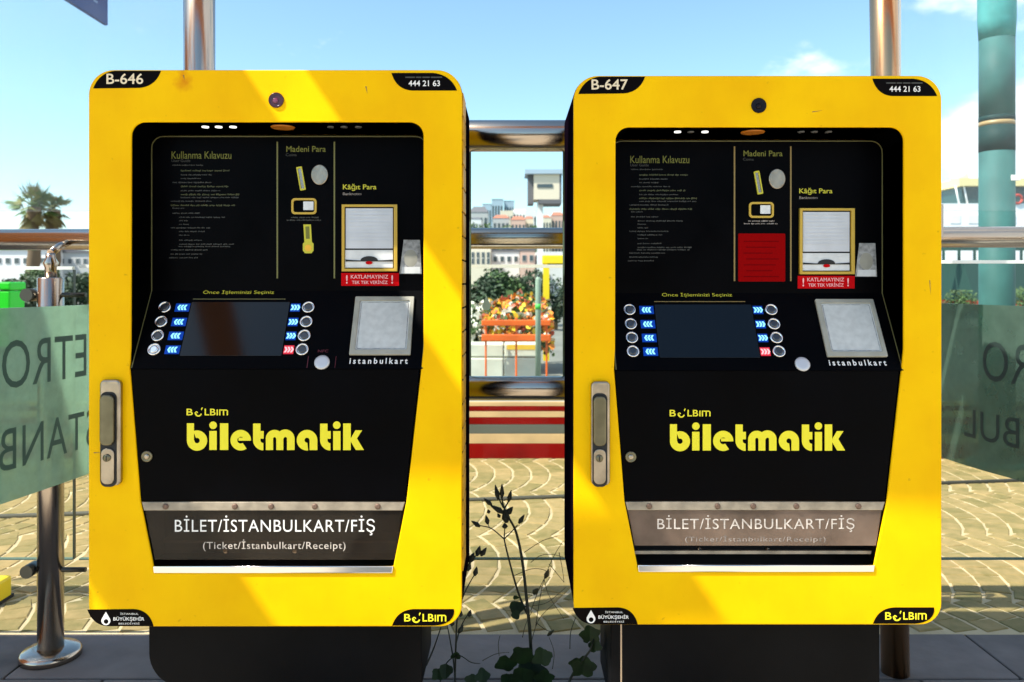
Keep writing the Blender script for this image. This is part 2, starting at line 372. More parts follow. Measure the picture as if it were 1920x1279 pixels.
# cobbled plaza: setts laid in segmental arcs
plaza = struct(obj('paved_plaza', boxm(-3.6, 3.6, 2.67, 5.6, GZ - 0.028, GZ - 0.0050), M['bed']))
def sett_bm(w, d, r, jit):
    bm = bmesh.new(); h = 0.014
    vs_ = box(bm, -w / 2, w / 2, -d / 2, d / 2, -h, 0)
    for v in vs_:
        v.co.x += r.uniform(-jit, jit); v.co.y += r.uniform(-jit, jit); v.co.z += r.uniform(-0.0012, 0.0012) if v.co.z > -0.005 else 0
    top = [e for e in bm.edges if all(v.co.z > -0.005 for v in e.verts)]
    bmesh.ops.bevel(bm, geom=top, offset=0.004, segments=1, affect='EDGES')
    return bm
cells = []
W, RAD, PITCH = 0.78, 0.72, 0.112
amax = math.asin((W / 2) / RAD); nst = 9
for c in range(-1, 4):
    cy = 3.34 + c * W
    for k in range(-36, 36):
        x0 = k * PITCH + 0.03 * c
        for i in range(nst):
            a = -amax + 2 * amax * (i + 0.5) / nst
            y = cy + RAD * math.sin(a); x = x0 + RAD * (math.cos(a) - math.cos(amax))
            if -3.53 < x < 3.53 and 2.735 < y < 5.53: cells.append((x, y, a, 2 * RAD * amax / nst))
def in_view(x, y):
    px = 960 + x / y * F_PX; py = HOR + (CAMZ - GZ) / y * F_PX
    vis = (0 < px < 160 and py > 895) or (878 < px < 1056) or (1772 < px < 1920 and py > 870)
    return vis
cells.sort(key=lambda q: (0 if in_view(q[0], q[1]) else 1, q[1]))
variants = []
for k in range(10):
    b = sett_bm(0.1015, 2 * RAD * amax / nst - 0.002, rnd, 0.0045); me = bpy.data.meshes.new('sett'); b.to_mesh(me); b.free(); me.materials.append(M['cobble']); variants.append(me)
for (x, y, a, w) in cells[:300]:
    o = bpy.data.objects.new('sett', rnd.choice(variants)); link(o, plaza)
    o.location = (x, y, GZ - 0.001 + rnd.uniform(-0.0012, 0.0012)); o.rotation_euler = (rnd.uniform(-.006, .006), rnd.uniform(-.006, .006), a + rnd.uniform(-.03, .03)); o.scale = (math.cos(a) ** 1.2, 1, 1)
bm = bmesh.new()
for (x, y, a, w) in cells[300:]:
    b0 = len(bm.verts); bm.from_mesh(rnd.choice(variants)); bm.verts.ensure_lookup_table()
    T = Matrix.Translation((x, y, GZ - 0.001 + rnd.uniform(-0.0012, 0.0012))) @ Matrix.Rotation(a + rnd.uniform(-.03, .03), 4, 'Z') @ Matrix.Diagonal((math.cos(a) ** 1.2, 1, 1, 1))
    for v in bm.verts[b0:]: v.co = T @ v.co
struct(obj('setts', bm, M['cobble'], plaza), 'stuff')
# drain line crossing the setts
bm = bmesh.new(); p0 = PX(-300, 975, 3.9); p1 = PX(2100, 895, 4.8)
tube(bm, [(-3.5, 3.86, GZ + 0.004), (3.5, 4.78, GZ + 0.004)], 0.014, 4)
obj('drain_channel', bm, M['drain'], plaza)

# granite strip under the machines, unseen paving in front of it, made pale to bounce warm light
M['bounce_paving'] = mat('pale beige bounce paving', (0.52, 0.46, 0.36), 0.85, var=0.12, vscale=1.5, bump=0.2, bscale=40)
struct(obj('unseen_forecourt', boxm(-30, 30, -30, 2.02, GZ - 0.028, GZ - 0.002), M['bounce_paving']))
pave = struct(obj('pavement', boxm(-4, 4, 2.03, 2.67, GZ - 0.028, GZ - 0.010), mat('slab joints', (0.085, 0.075, 0.07), 0.9)))
svar = []
for k in range(4):
    b = boxm(-0.297, 0.297, -0.148, 0.148, -0.014, 0, bevel=0.003); me = bpy.data.meshes.new('paving_slab'); b.to_mesh(me); b.free(); me.materials.append(M['slab']); svar.append(me)
for r_ in range(2):
    for i in range(-6, 7):
        y = 2.515 - r_ * 0.303; x = i * 0.602 + (0.3 if r_ % 2 else 0)
        if abs(x) > 3.6: continue
        o = bpy.data.objects.new('paving_slab', rnd.choice(svar)); link(o, pave)
        o.location = (x, y, GZ + rnd.uniform(-0.0015, 0.0008)); o.rotation_euler = (0, 0, rnd.choice((0, math.pi)))

# ------------------------------------------------------------------ unseen hall added for reflections, and added plates that shade the machines
M['light_blocker'] = mat('orange blocker steel', (0.55, 0.20, 0.04), 0.5)
M['wall_dark'] = mat('dark unseen hall cladding', (0.05, 0.05, 0.055), 0.5, var=0.2, vscale=2)
M['orange_clad'] = mat('orange reflector cladding', (0.62, 0.20, 0.03), 0.5)
M['win_dark'] = mat('dark window', (0.02, 0.03, 0.035), 0.1)
def light_blocker():  # unseen blocker, its plates and gap cut to shape the light patches
    t = thing('shade_blocker', 'unseen orange plates added and cut to throw shade and light streaks on the machines', 'light_blocker', (0, 1.1, GZ))
    T = Matrix.Translation((0, -1.1, -GZ))
    ZC = 3.0
    for x0, x1 in ((-6.0, -1.590), (-1.437, 6.0)):
        obj('shade_plate', boxm(x0, x1, 1.144, 1.647, ZC - 0.004, ZC + 0.004), M['light_blocker'], t, T)
    for x0, x1 in ((-2.80, -2.422), (-1.700, -1.495)):
        obj('shade_strip', boxm(x0, x1, -1.6, 1.140, ZC - 0.004, ZC + 0.004), M['light_blocker'], t, T)
    obj('shade_step', boxm(-1.494, -1.335, 1.048, 1.140, ZC - 0.004, ZC + 0.004), M['light_blocker'], t, T)
    for x in (-5.6, 5.6):
        obj('column', tubem([(x, 1.4, GZ), (x, 1.4, ZC - 0.004)], 0.07), M['light_blocker'], t, T)
light_blocker()
def unseen_hall():
    t = thing('reflection_hall', 'low dark hall added unseen behind the viewpoint for its reflections', 'unseen_hall', (0, -16, GZ))
    obj('wall', boxm(-9, 9, -2, 0, 0, 3.6), M['wall_dark'], t)
    for i in range(-4, 5):
        obj('window', boxm(i * 2 - 0.8, i * 2 + 0.8, 0.0, 0.03, 0.9, 2.6), M['win_dark'], t)
    obj('unseen_fascia', boxm(-9.2, 9.2, 0.0, 0.25, 2.9, 3.5), M['orange_clad'], t)
unseen_hall()
h = thing('reflector_panel', 'tall orange panel added out of frame on the left for its reflection', 'reflector_panel', (-7.5, 2.2, GZ))  # added unseen to put orange into the post reflection
for i in range(6): obj('reflector_sheet', boxm(-.02, .02, -2.4 + i * .8, -1.604 + i * .8, 0, 5.5), M['orange_clad'], h)
for y in (-1.6, 0, 1.6): obj('reflector_prop', boxm(-.12, -.022, y - .04, y + .04, 0, 5.3), M['wall_dark'], h)

# ------------------------------------------------------------------ ticket machines
BX = bpy.data.meshes.new
def swirl_logo(name, x0, x1, yt, yb, q, m, parent, Mx, n):
    """the short company mark: B, a smiling swirl with a tick, then LBIM; a pixel box on its surface"""
    w = x1 - x0; h = yb - yt
    def bx(a, b, c=0.0, d=1.0):
        u0, v0 = q(x0 + a * w, yb - c * h); u1, v1 = q(x0 + b * w, yb - d * h); return u0, u1, v0, v1
    ms = [text_box('B', *bx(0.0, 0.15, 0.12, 0.95), n, 0.012), text_box('L', *bx(0.43, 0.54, 0.12, 0.95), n, 0.012),
          text_box('B', *bx(0.56, 0.69, 0.12, 0.95), n, 0.012), text_box('I', *bx(0.715, 0.745, 0.12, 0.85), n, 0.012)]
    def S(pts): return [q(x0 + a * w, yb - b * h) for a, b in pts]
    k = h / w
    ms.append(plate_mesh([S(sector(0.88, 0.45, 0.0, 0.0, 0, 1, 1)[:0] + [(0.775, 0.12), (0.775, 0.85), (0.95, 0.85), (0.985, 0.72), (0.985, 0.12), (0.955, 0.12), (0.955, 0.68), (0.935, 0.72), (0.895, 0.72), (0.895, 0.12), (0.865, 0.12), (0.865, 0.72), (0.805, 0.72), (0.805, 0.12)])], 0.0001, 0, n))
    def arc(cx, cy, ro, ri, a0, a1): return S([(cx + (x) * k, cy + y) for x, y in sector(0, 0, ro, ri, a0, a1, 18)])
    ms.append(plate_mesh([arc(0.28, 0.42, 0.46, 0.30, 170, 345)], 0.0001, 0, n))
    ms.append(plate_mesh([arc(0.235, 0.42, 0.20, 0.08, 0, 300)], 0.0001, 0, n + 0.0001))
    ms.append(plate_mesh([S([(0.355, 0.72), (0.39, 1.08), (0.365, 1.12), (0.345, 0.95)])], 0.0001, 0, n))
    return obj(name, join(ms), m, parent, Mx)

GLYPH_ORG = (335.0, 750.0, 5.3333)
def wordmark():
    def rect(a, b, c, d): return [(a, d), (c, d), (c, b), (a, b)]
    def sec(cx, cy, ro, ri, a0, a1): return [(cx + x, cy - y) for x, y in sector(0, 0, ro, ri, a0, a1)]
    def tee(o): return [rect(o, 237, o + 74, 412), rect(o + 60, 312, o + 106, 388), sec(o + 103, 402, 103, 30, 180, 270)]
    S = [rect(78, 235, 149, 415), sec(180, 408, 102, 27, 112, -182)]
    S += [rect(303, 312, 377, 502), sec(341, 255, 38, 0.01, 0, 359.9), rect(410, 235, 493, 502)]
    S += [sec(618, 404, 103, 34, -2, 305), rect(596, 378, 719, 409)]
    S += tee(742)
    S += [rect(870, 385, 943, 502), rect(975, 385, 1045, 502), rect(1082, 385, 1158, 502), sec(958, 388, 88, 15, 0, 180), sec(1066, 388, 92, 17, 0, 180)]
    S += [sec(1283, 403, 103, 25, -3, 276), rect(1309, 398, 1386, 502)]
    S += tee(1414)
    S += [rect(1545, 312, 1618, 502), sec(1581, 252, 38, 0.01, 0, 359.9)]
    S += [rect(1645, 235, 1721, 502), [(1700, 420), (1768, 303), (1835, 303), (1783, 384), (1852, 500), (1771, 500), (1715, 405)]]
    return [[(GLYPH_ORG[0] + x / GLYPH_ORG[2], GLYPH_ORG[1] + y / GLYPH_ORG[2]) for x, y in s] for s in S]

XM, DM = -0.572, 1.923           # left machine: centre and distance of its face
XR, DR = 0.596, 1.950
def build_machine(right):
    Xw, Dw = (XR, DR) if right else (XM, DM)
    def q(d):                     # pixel of the left machine -> (u, v) on a plane d behind the face
        return lambda px, py: ((px - 960) / F_PX * (DM + d) - XM, CAMZ - GZ - (py - HOR) / F_PX * (DM + d))
    def qr(d):                    # the same for pixels measured on the right machine
        return lambda px, py: ((px - 960) / F_PX * (DR + d) - XR, CAMZ - GZ + 0.007 - (py - HOR) / F_PX * (DR + d))
    def Fm(d): return Matrix(((1, 0, 0, 0), (0, 0, -1, d), (0, 1, 0, 0), (0, 0, 0, 1)))
    ZE = 0.8949 - GZ; KZ = 1.711; KL = math.sqrt(1 + KZ * KZ)
    Cm = Matrix(((1, 0, 0, 0), (0, 1 / KL, -KZ / KL, 0), (0, KZ / KL, 1 / KL, ZE), (0, 0, 0, 1)))
    def qc(px, py):
        v = (py - HOR) / F_PX; d = (CAMZ - GZ - ZE - DM * v) / (KZ + v)
        return ((px - 960) / F_PX * (DM + d) - XM, d * KL)
    q0 = q(0); PD = 0.108; qp = q(PD)
    num = 'B-647' if right else 'B-646'
    if right: lab = 'yellow ticket machine numbered B-647 on the right, red paper notice stuck below its coin slot'
    else: lab = 'yellow ticket machine numbered B-646 on the left, sunlit streak across its top'
    t = thing('ticket_machine', lab, 'ticket machine', (Xw, Dw, GZ - (0.007 if right else 0)), 'yellow ticket machines')
    YL = M['yellow_r'] if right else M['yellow_l']
    def part(name, loops, th, m, Mx, n=0.0, bevel=0.0, parent=t): return plate(name, loops, th, m, parent, Mx, n, bevel)
    # --- cabinet
    x0, zt = q0(166, 131); x1, zb = q0(866, 1175)
    frame_o = rrect(x0, x1, zb, zt, (0.052, 0.052, 0.060, 0.060), 10)
    ol, ot = q0(246, 229); orr, _ = q0(794, 229)
    op = []
    for i in range(9):
        a = R(180 - 90 * i / 8); op.append((ol + 0.033 + 0.033 * math.cos(a), ot - 0.033 + 0.033 * math.sin(a)))
    for i in range(9):
        a = R(90 - 90 * i / 8); op.append((orr - 0.033 + 0.033 * math.cos(a), ot - 0.033 + 0.033 * math.sin(a)))
    op += [q0(794, 650), q0(790, 690), q0(762, 940), q0(735, 1075), q0(290, 1075), q0(263, 940), q0(243, 690), q0(245, 650)]
    part('front_frame', [frame_o, op[::-1]], 0.007, YL, Fm(0.0), -0.007, 0.0025)
    part('door_seal', [rrect(x0 + .006, x1 - .006, zb + .006, zt - .006, .05, 10), rrect(x0 + .022, x1 - .022, zb + .022, zt - .022, .034, 10)], 0.010, M['rubber'], Fm(0.0175), 0)
    part('cabinet_body', [rrect(x0 + .0005, x1 - .0005, zb + .0005, zt - .0005, .054, 10), rrect(x0 + .014, x1 - .014, zb + .014, zt - .014, .04, 10)], 0.332, M['body'], Fm(0.35), 0, 0.0)
    part('back_panel', [rrect(x0 + .0145, x1 - .0145, zb + .0145, zt - .0145, .039, 10)], 0.004, YL, Fm(0.349), 0)
    # hinge knuckles of the door along its right edge
    zz = zt - 0.08
    kn = []
    while zz > zb + 0.10:
        b = boxm(x1 - 0.003, x1 + 0.003, 0.009, 0.115, zz - 0.027, zz + 0.027, bevel=0.0015)
        me = bpy.data.meshes.new('hinge_knuckle'); b.to_mesh(me); b.free(); kn.append(me); zz -= 0.058
    hm = kn[0]
    for i, me in enumerate(kn): obj('hinge_knuckle', me, mat_cache('hinge'), t)
    # --- recess lining (ceiling and cheeks)
    bm = bmesh.new(); path = [p for p in op[-2:]] + op[:20]
    ring = [[bm.verts.new((p[0], d, p[1])) for p in path] for d in (0.012, 0.16)]
    for i in range(len(path) - 1): bm.faces.new((ring[0][i], ring[0][i + 1], ring[1][i + 1], ring[1][i]))
    bmesh.ops.solidify(bm, geom=bm.faces[:], thickness=-0.004)
    obj('recess_lining', bm, M['black'], t)
    # lamps under the recess ceiling
    zc = ot - 0.0015
    for i, px in enumerate((385, 410, 437, 620, 645, 672)):
        u, _ = q(0.046)(px, 236); b = lathe(bmesh.new(), [(0.0085, -0.003), (0.0085, 0.0)], 16, (u, 0.046, zc))
        lit = (i in (0, 2)) if right else i < 3
        obj('recess_lamp', b, M['led'] if lit else M['led_off'], t)
    u, _ = q(0.05)(530, 240); obj('sensor_window', lathe(bmesh.new(), [(0.028, -0.003), (0.030, 0.0)], 24, (u, 0.052, zc)), M['amber'], t)
    # --- upper display panel
    pl, pr = ol - 0.004 + 0.003, orr - 0.001
    ptop = ot - 0.012; pbot = 1.0797 - GZ - 0.004
    part('display_panel', [rrect(pl, pr, pbot - .02, ptop, (0, 0, .03, .03))], 0.006, M['black'], Fm(PD), -0.006)
    part('panel_trim', [rrect(pl + .001, pr - .001, pbot, ptop - .002, (0, 0, .03, .03)), rrect(pl + .0032, pr - .0032, pbot + .001, ptop - .0042, (0, 0, .028, .028))[::-1]], 0.0015, M['gold_dim'], Fm(PD), 0)
    P = Fm(PD)
    for px in (520, 627):
        (a, b_), (c, d) = qp(px - 1.4, 522), qp(px + 1.4, 266); part('divider_line', [(a, b_), (c, b_), (c, d), (a, d)], 0.0006, M['gold_line'] if right else M['key_yellow_dim'], P)
    def bxp(Q, xa, xb, yt, yb):
        u0, v0 = Q(xa, yb); u1, v1 = Q(xb, yt); return u0, u1, v0, v1
    text('lettering', 'Kullanma Kılavuzu', bxp(qp, 322, 434, 284, 298), M['title_yellow'], t, P, 0.0008)
    text('lettering', 'User Guide', bxp(qp, 322, 357, 299, 304), M['dim_print'], t, P, 0.0008)
    text('lettering', 'Madeni Para', bxp(qp, 537, 611, 274, 285), M['title_yellow'], t, P, 0.0008, 0.01)
    text('lettering', 'Coins', bxp(qp, 536, 556, 288, 293), M['dim_print'], t, P, 0.0008)
    text('lettering', 'Kâğıt Para', bxp(qp, 643, 706, 345, 358), M['key_yellow'], t, P, 0.0008, 0.01)
    text('lettering', 'Banknotes', bxp(qp, 643, 678, 361, 366), M['faint_print'], t, P, 0.0008)
    # small instruction print, too fine to read: rows of word-length marks
    def rows(Q, lst, m, hh=1.5, name='fine_print'):
        bm = bmesh.new()
        for (xa, xb, y) in lst:
            x = xa
            while x < xb - 2:
                w = min(rnd.uniform(5, 20), xb - x)
                xl = x
                while xl < x + w:
                    lw = rnd.uniform(0.7, 1.7); up = hh * rnd.choice((0.5, 0.5, 0.5, 1.0, 0.9)); dn = hh * rnd.choice((0.5, 0.5, 0.5, 0.85))
                    a, b_ = Q(xl, y + dn); c, d = Q(xl + lw, y - up)
                    bm.faces.new([bm.verts.new(p) for p in ((a, b_, 0.0005), (c, b_, 0.0005), (c, d, 0.0005), (a, d, 0.0005))])
                    xl += lw + rnd.uniform(0.4, 0.7)
                x = xl + rnd.uniform(1.2, 2.4)
        return struct(obj(name, bm, m, t, P), 'stuff')
    L1 = [(555, 750, 672), (605, 790, 730), (605, 735, 752), (555, 790, 776), (605, 840, 825), (605, 950, 866), (545, 785, 888), (555, 625, 930), (555, 720, 960), (595, 870, 985), (595, 645, 1005),
          (595, 655, 1027), (545, 780, 1048), (595, 745, 1070), (595, 655, 1092), (595, 735, 1122), (595, 920, 1146), (590, 910, 1160), (545, 765, 1180), (545, 730, 1205), (535, 705, 1227)]
    L2 = [(605, 900, 705), (605, 885, 800), (605, 955, 848), (545, 930, 913)]
    conv = lambda L: [(150 + a / 3.2, 150 + b / 3.2, 100 + c / 3.2) for a, b, c in L]
    rows(qp, conv(L1), M['dim_print']); rows(qp, conv(L2), M['dim_green'], 2.0)
    rows(qp, [(546, 596, 408), (538, 602, 413)], M['faint_print'] if right else M['dim_print'], 1.6)
    # coin slot, coin button, refund opening
    a = R(10)
    def rot(pts, c): return [(c[0] + math.cos(a) * (p[0]) - math.sin(a) * p[1], c[1] + math.sin(a) * p[0] + math.cos(a) * p[1]) for p in pts]
    cs = qp(565, 335)
    s = part('coin_slot', [rot(rrect(-.0072, .0072, -.030, .030, .002), cs), rot(rrect(-.0042, .0042, -.026, .026, .001), cs)[::-1]], 0.004, M['key_yellow'], P)
    part('slot_core', [rot(rrect(-.0042, .0042, -.026, .026, .001), cs)], 0.001, M['steel'], P, 0, 0, s).matrix_basis = Matrix()
    u, v = qp(600, 328); part('coin_button', circle(u, v, 0.0215, 0.026), 0.006, M['alloy'], P, 0, 0.002)
    u0, u1, v0, v1 = bxp(qp, 547, 594, 372, 402)
    s = part('refund_opening', [rrect(u0, u1, v0, v1, .009), rrect(u0 + .005, u1 - .005, v0 + .005, v1 - .005, .006)[::-1]], 0.004, M['gold_frame'], P)
    part('refund_flap', [bxr(bxp(qp, 569, 588, 378, 394))], 0.0015, M['white_label'], P, 0, 0, s).matrix_basis = Matrix()
    if not right:
        u, v = qp(576, 421); w = 0.0085
        key = [qp(569, 421), qp(583, 421), qp(585, 454), qp(588, 457), qp(588, 470), qp(584, 475), qp(572, 475), qp(568, 470), qp(568, 457), qp(571, 454)]
        part('key_pictogram', [key[::-1]], 0.001, M['key_yellow'], P)
        part('key_pictogram', [[qp(573, 425), qp(580, 425), qp(581, 448), qp(574, 448)][::-1]], 0.0004, mat_cache('olive'), P, 0.0011)
        part('key_pictogram', [circle(*qp(578, 465), 0.0085)], 0.0004, M['logo_orange'], P, 0.0011)
    else:
        Q = qr(PD); u0, u1, v0, v1 = bxp(Q, 1384, 1472, 438, 528)
        s = part('paper_notice', [rrect(u0, u1, v0, v1, .003)], 0.0012, M['red_paper'], P, 0.0002); s['label'] = 'red paper notice stuck under the coin slot'
        bm = bmesh.new()
        for k in range(7):
            y = 452 + k * 11; a_, b_ = Q(1394 + (k % 2) * 5, y + 1.6); c, d = Q(1460 - (k % 3) * 6, y)
            bm.faces.new([bm.verts.new(p) for p in ((a_, b_, 0.0017), (c, b_, 0.0017), (c, d, 0.0017), (a_, d, 0.0017))])
        obj('fine_print', bm, M['red_print'], s)
    # banknote acceptor
    u0, u1, v0, v1 = bxp(qp, 642, 746, 384, 509)
    s = part('banknote_frame', [bxr((u0, u1, v0, v1)), bxr((u0 + .007, u1 - .009, v0 + .007, v1 - .006))[::-1]], 0.010, M['gold_frame'], P, 0, 0.001)
    part('backing', [bxr((u0 + .0068, u1 - .0088, v0 + .0068, v1 - .0058))], 0.002, M['rubber'], P, 0, 0, s).matrix_basis = Matrix()
    sh0, sh1, sv0, sv1 = bxp(qp, 649, 737, 391, 466)
    part('shutter', [bxr((sh0, sh1, sv0, sv1))], 0.003, M['silver'], P, 0.0021, 0.0, s).matrix_basis = Matrix()
    for k in range(9):
        y = sv1 - 0.008 - k * 0.0092
        part('rib', [bxr((sh0 + .002, sh1 - .002, y - .001, y + .001))], 0.0015, M['silver'], P, 0.0051, 0, s).matrix_basis = Matrix()
    part('mouth', [bxr(bxp(qp, 648, 737, 469, 502))], 0.003, M['white_label'], P, 0.0021, 0, s).matrix_basis = Matrix()
    c = qp(693, 488)
    part('mouth_arch', [[(c[0] + .022 * math.cos(R(x)), c[1] + .011 * math.sin(R(x)) - .001) for x in range(0, 181, 15)] + [qp(649, 487), qp(649, 490.5), qp(737, 490.5), qp(737, 487)]], 0.002, M['rubber'], P, 0.0052, 0, s).matrix_basis = Matrix()
    part('mouth_light', [circle(*qp(693, 493), .009, .0042)], 0.001, M['red'], P, 0.0074, 0, s).matrix_basis = Matrix()
    s = part('warning_sticker', [bxr(bxp(qp, 640, 748, 512, 536))], 0.0008, M['red'], P, 0.0002)
    ms = [text_box('KATLAMAYINIZ', *bxp(qp, 658, 728, 515.5, 522.5), 0.0014, 0.008), text_box('TEK TEK VERİNİZ', *bxp(qp, 660, 727, 524.5, 532.5), 0.0014, 0.008),
          text_box('!', *bxp(qp, 649, 652, 516, 532), 0.0014, .02), text_box('!', *bxp(qp, 734, 737, 516, 532), 0.0014, .02)]
    obj('lettering', join(ms), mat_cache('pinkprint'), s)
    # grey card sticker beside it
    Q = qr(PD); s = part('card_sticker', [[Q(1603, 519), Q(1644, 519), Q(1641, 456), Q(1611, 456)]], 0.0008, M['grey_note'], P, 0.0002)
    part('card_print', [circle(*Q(1624, 490), .017, .022)], 0.0003, M['card_frame'], P, 0.0011, 0, s).matrix_basis = Matrix()
    part('card_print', [[Q(1606, 518), Q(1642, 518), Q(1641, 506), Q(1608, 506)]], 0.0003, M['white_label'], P, 0.0011, 0, s).matrix_basis = Matrix()
    # --- console
    L_ = PD * KL
    part('console', [[(pl, -0.002), (pr, -0.002), (pr, L_), (pl, L_)]], 0.006, M['black'], Cm, -0.006)
    for xx in (pl + .001, pr - .003): part('console_trim', [bxr((xx, xx + .002, 0.0, L_))], 0.0008, M['gold_dim'], Cm)
    def bxc(xa, xb, yt, yb): return bxp(qc, xa, xb, yt, yb)
    text('lettering', 'Önce İşleminizi Seçiniz', bxc(380, 515, 543, 553), M['key_yellow'], t, Cm, 0.0006)
    ua, va = qc(362, 561); ub, _ = qc(535, 561)
    part('screen_line', [bxr((ua, ub, va - .001, va + .001))], 0.0006, M['gold_line'] if right else M['gold_dim'], Cm)
    # screen (upright rectangle on the slope)
    su0, sv0_ = qc(337, 668); su1, _ = qc(528, 668); _, sv1_ = qc(337, 567)
    s = part('screen', [rrect(su0, su1, sv0_, sv1_, .002)], 0.002, M['screen'], Cm, 0.0002, 0.0005)
    # buttons
    for k, py in enumerate((577, 604, 630, 656)):
        ul = qc(288, 657)[0]; v = qc(400, py)[1]
        ur = qc(567, 657)[0]
        for side, u in ((0, ul + 0.002), (1, ur)):
            b = lathe(bmesh.new(), [(0.0165, 0.0), (0.0165, 0.002), (0.0158, 0.0045), (0.0140, 0.0062), (0.0122, 0.0052), (0.0112, 0.0025)], 28, (u, v, 0)); 
            s = obj('push_button', b, M['chrome'], t, Cm)
            obj('button_cap', lathe(bmesh.new(), [(0.0100, 0.0031), (0.0100, 0.005), (0.007, 0.006)], 24, (u, v, 0)), M['chrome'] if (not right and side == 0 and k == 3) else mat_cache('capdark'), s)
            # arrow key label next to the screen
            if side == 0: a_, b_ = u + 0.026, su0 - 0.003
            else: a_, b_ = su1 + 0.003, u - 0.021
            redk = side == 1 and k == 3
            lab_ = part('arrow_label', [bxr((a_, b_, v - .0115, v + .0115))], 0.0007, M['redkey'] if redk else M['blue'], Cm, 0.0002)
            sgn = 1 if side else -1; mid = (a_ + b_) / 2; ch = []
            for j in range(3):
                c0 = mid + (j - 1) * 0.0075
                ch.append([(c0 - sgn * .004, v + .0075), (c0 + sgn * .001, v + .0075), (c0 + sgn * .005, v), (c0 + sgn * .001, v - .0075), (c0 - sgn * .004, v - .0075), (c0, v)])
            multi('chevrons', ch, 0.0002, M['pink'] if redk else M['cyan'], lab_, Matrix(), 0.001)
    # card reader
    ru0, rv0 = qc(655, 667); ru1, _ = qc(770, 667); _, rv1 = qc(700, 558)
    s = part('card_reader', [rrect(ru0, ru1, rv0, rv1, .003), rrect(ru0 + .013, ru1 - .010, rv0 + .014, rv1 - .012, .004)[::-1]], 0.007, M['card_frame'], Cm, 0, 0.0015)
    part('reader_face', [rrect(ru0 + .0128, ru1 - .0098, rv0 + .0138, rv1 - .0118, .004)], 0.003, M['card_face'], Cm, 0, 0, s).matrix_basis = Matrix()
    plate('face_border', [rrect(ru0 + .016, ru1 - .013, rv0 + .017, rv1 - .015, .004), rrect(ru0 + .0175, ru1 - .0145, rv0 + .0185, rv1 - .0165, .003)[::-1]], 0.0004, M['grey_note'], s, Matrix(), 0.0031)
    text('lettering', 'istanbulkart', bxc(655, 765, 671.5, 682.5), M['white_print'], t, Cm, 0.0006, 0.02, 1.5)
    u, v = qc(604, 680); tk = obj('token_reader', lathe(bmesh.new(), [(0.0185, 0), (0.0185, .003), (.0165, .005), (.011, .0055)], 28, (u, v, 0)), M['silver'], t, Cm)
    if not right:
        for xa in (577, 629): part('token_bracket', [bxr(bxc(xa - 1, xa + 1, 668, 690))], 0.0005, M['red_faint'], Cm)
        text('lettering', 'NFC', bxc(596, 616, 656, 661), M['red_faint'], t, Cm, 0.0006)
    # --- lower panel
    qf = q(0.003)
    low = [qf(246.5, 691), qf(786.5, 691), qf(759, 939), qf(265.5, 939)]
    lp = part('lower_panel', [low[::-1]], 0.006, M['black'], Fm(0.003), -0.006, 0.001)
    multi('wordmark', [[q0(*p) for p in s_] for s_ in wordmark()], 0.0003, M['word_yellow'], t, Fm(0.003), 0.0003)
    swirl_logo('company_mark', 349, 428, 766, 781, q0, M['word_yellow'], t, Fm(0.003), 0.0006)
    u, v = q0(275, 856)
    s = obj('panel_lock', lathe(bmesh.new(), [(.0135, 0), (.0135, .003), (.0105, .005), (.0095, .003)], 28, (u, v, 0)), M['alloy_dark'], t, Fm(0.003))
    obj('lock_core', lathe(bmesh.new(), [(.0062, .003), (.0062, .0055), (.003, .006)], 20, (u, v, 0)), M['alloy'], s)
    # --- ticket tray
    ft = [q0(265, 942), q0(759, 942), q0(754, 958), q0(269, 958)]
    s = part('hinge_strip', [ft[::-1]], 0.006, M['tan_strip'], Fm(0.002), -0.006, 0.0015)
    for px in ((310, 440, 508, 590, 708)):
        u, v = q0(px, 950); obj('hinge_pin', lathe(bmesh.new(), [(.007, 0), (.007, .002), (.004, .004)], 16, (u, v, 0)), mat_cache('rusty'), s)
    fl = [q0(270, 959), q0(753.5, 959), q0(743, 1026), q0(283, 1026)] if right else [q0(270, 959), q0(753.5, 959), q0(739, 1051), q0(288.5, 1051)]
    flap = part('ticket_flap', [fl[::-1]], 0.005, M['smoke_reflect'] if right else M['smoke'], Fm(0.006), -0.005)
    text('lettering', 'BİLET/İSTANBULKART/FİŞ', bxp(q0, 326, 702, 968, 1000 if right else 1005), M['worn_print'] if right else M['white_print'], flap, Matrix(), 0.0005, 0.0, 1.08)
    text('lettering', '(Ticket/İstanbulkart/Receipt)', bxp(q0, 379, 647, 1006 if right else 1013, 1021 if right else 1035), M['faint_print'] if right else M['worn_print'], flap, Matrix(), 0.0005, 0.0, 1.1)
    part('chrome_strip', [[q0(289, 1074), q0(736, 1074), q0(737.5, 1061), q0(288, 1061)]], 0.008, M['chrome'], Fm(0.004), 0, 0.002)
    if right: part('inner_bar', [[q0(286, 1047), q0(740, 1047), q0(741, 1041), q0(285, 1041)]], 0.006, M['tan_strip'], Fm(0.03))
    # tray interior
    bm = bmesh.new(); ua, zb_ = q0(262, 1074); ub, zt_ = q0(763, 940)
    box(bm, ua, ub, 0.14, 0.146, zb_, zt_); box(bm, ua, ub, 0.026, 0.14, zb_ - .004, zb_); box(bm, ua, ub, 0.026, 0.14, zt_, zt_ + .004)
    box(bm, ua - .004, ua, 0.026, 0.14, zb_, zt_); box(bm, ub, ub + .004, 0.026, 0.14, zb_, zt_)
    s = obj('ticket_tray', bm, M['tray'], t)
    obj('tray_shelf', boxm(ua + .03, ub - .03, 0.05, 0.12, zb_ + .055, zb_ + .062, bevel=.002), M['tray_steel'], s)
    for k in (-.13, .04): obj('tray_bolt', tubem([(k, .05, zb_ + .040), (k, .035, zb_ + .040)], .0055), M['chrome'], s)
    # --- door handle
    hx0, hx1, hv0, hv1 = bxp(q0, 192, 231, 711, 908)
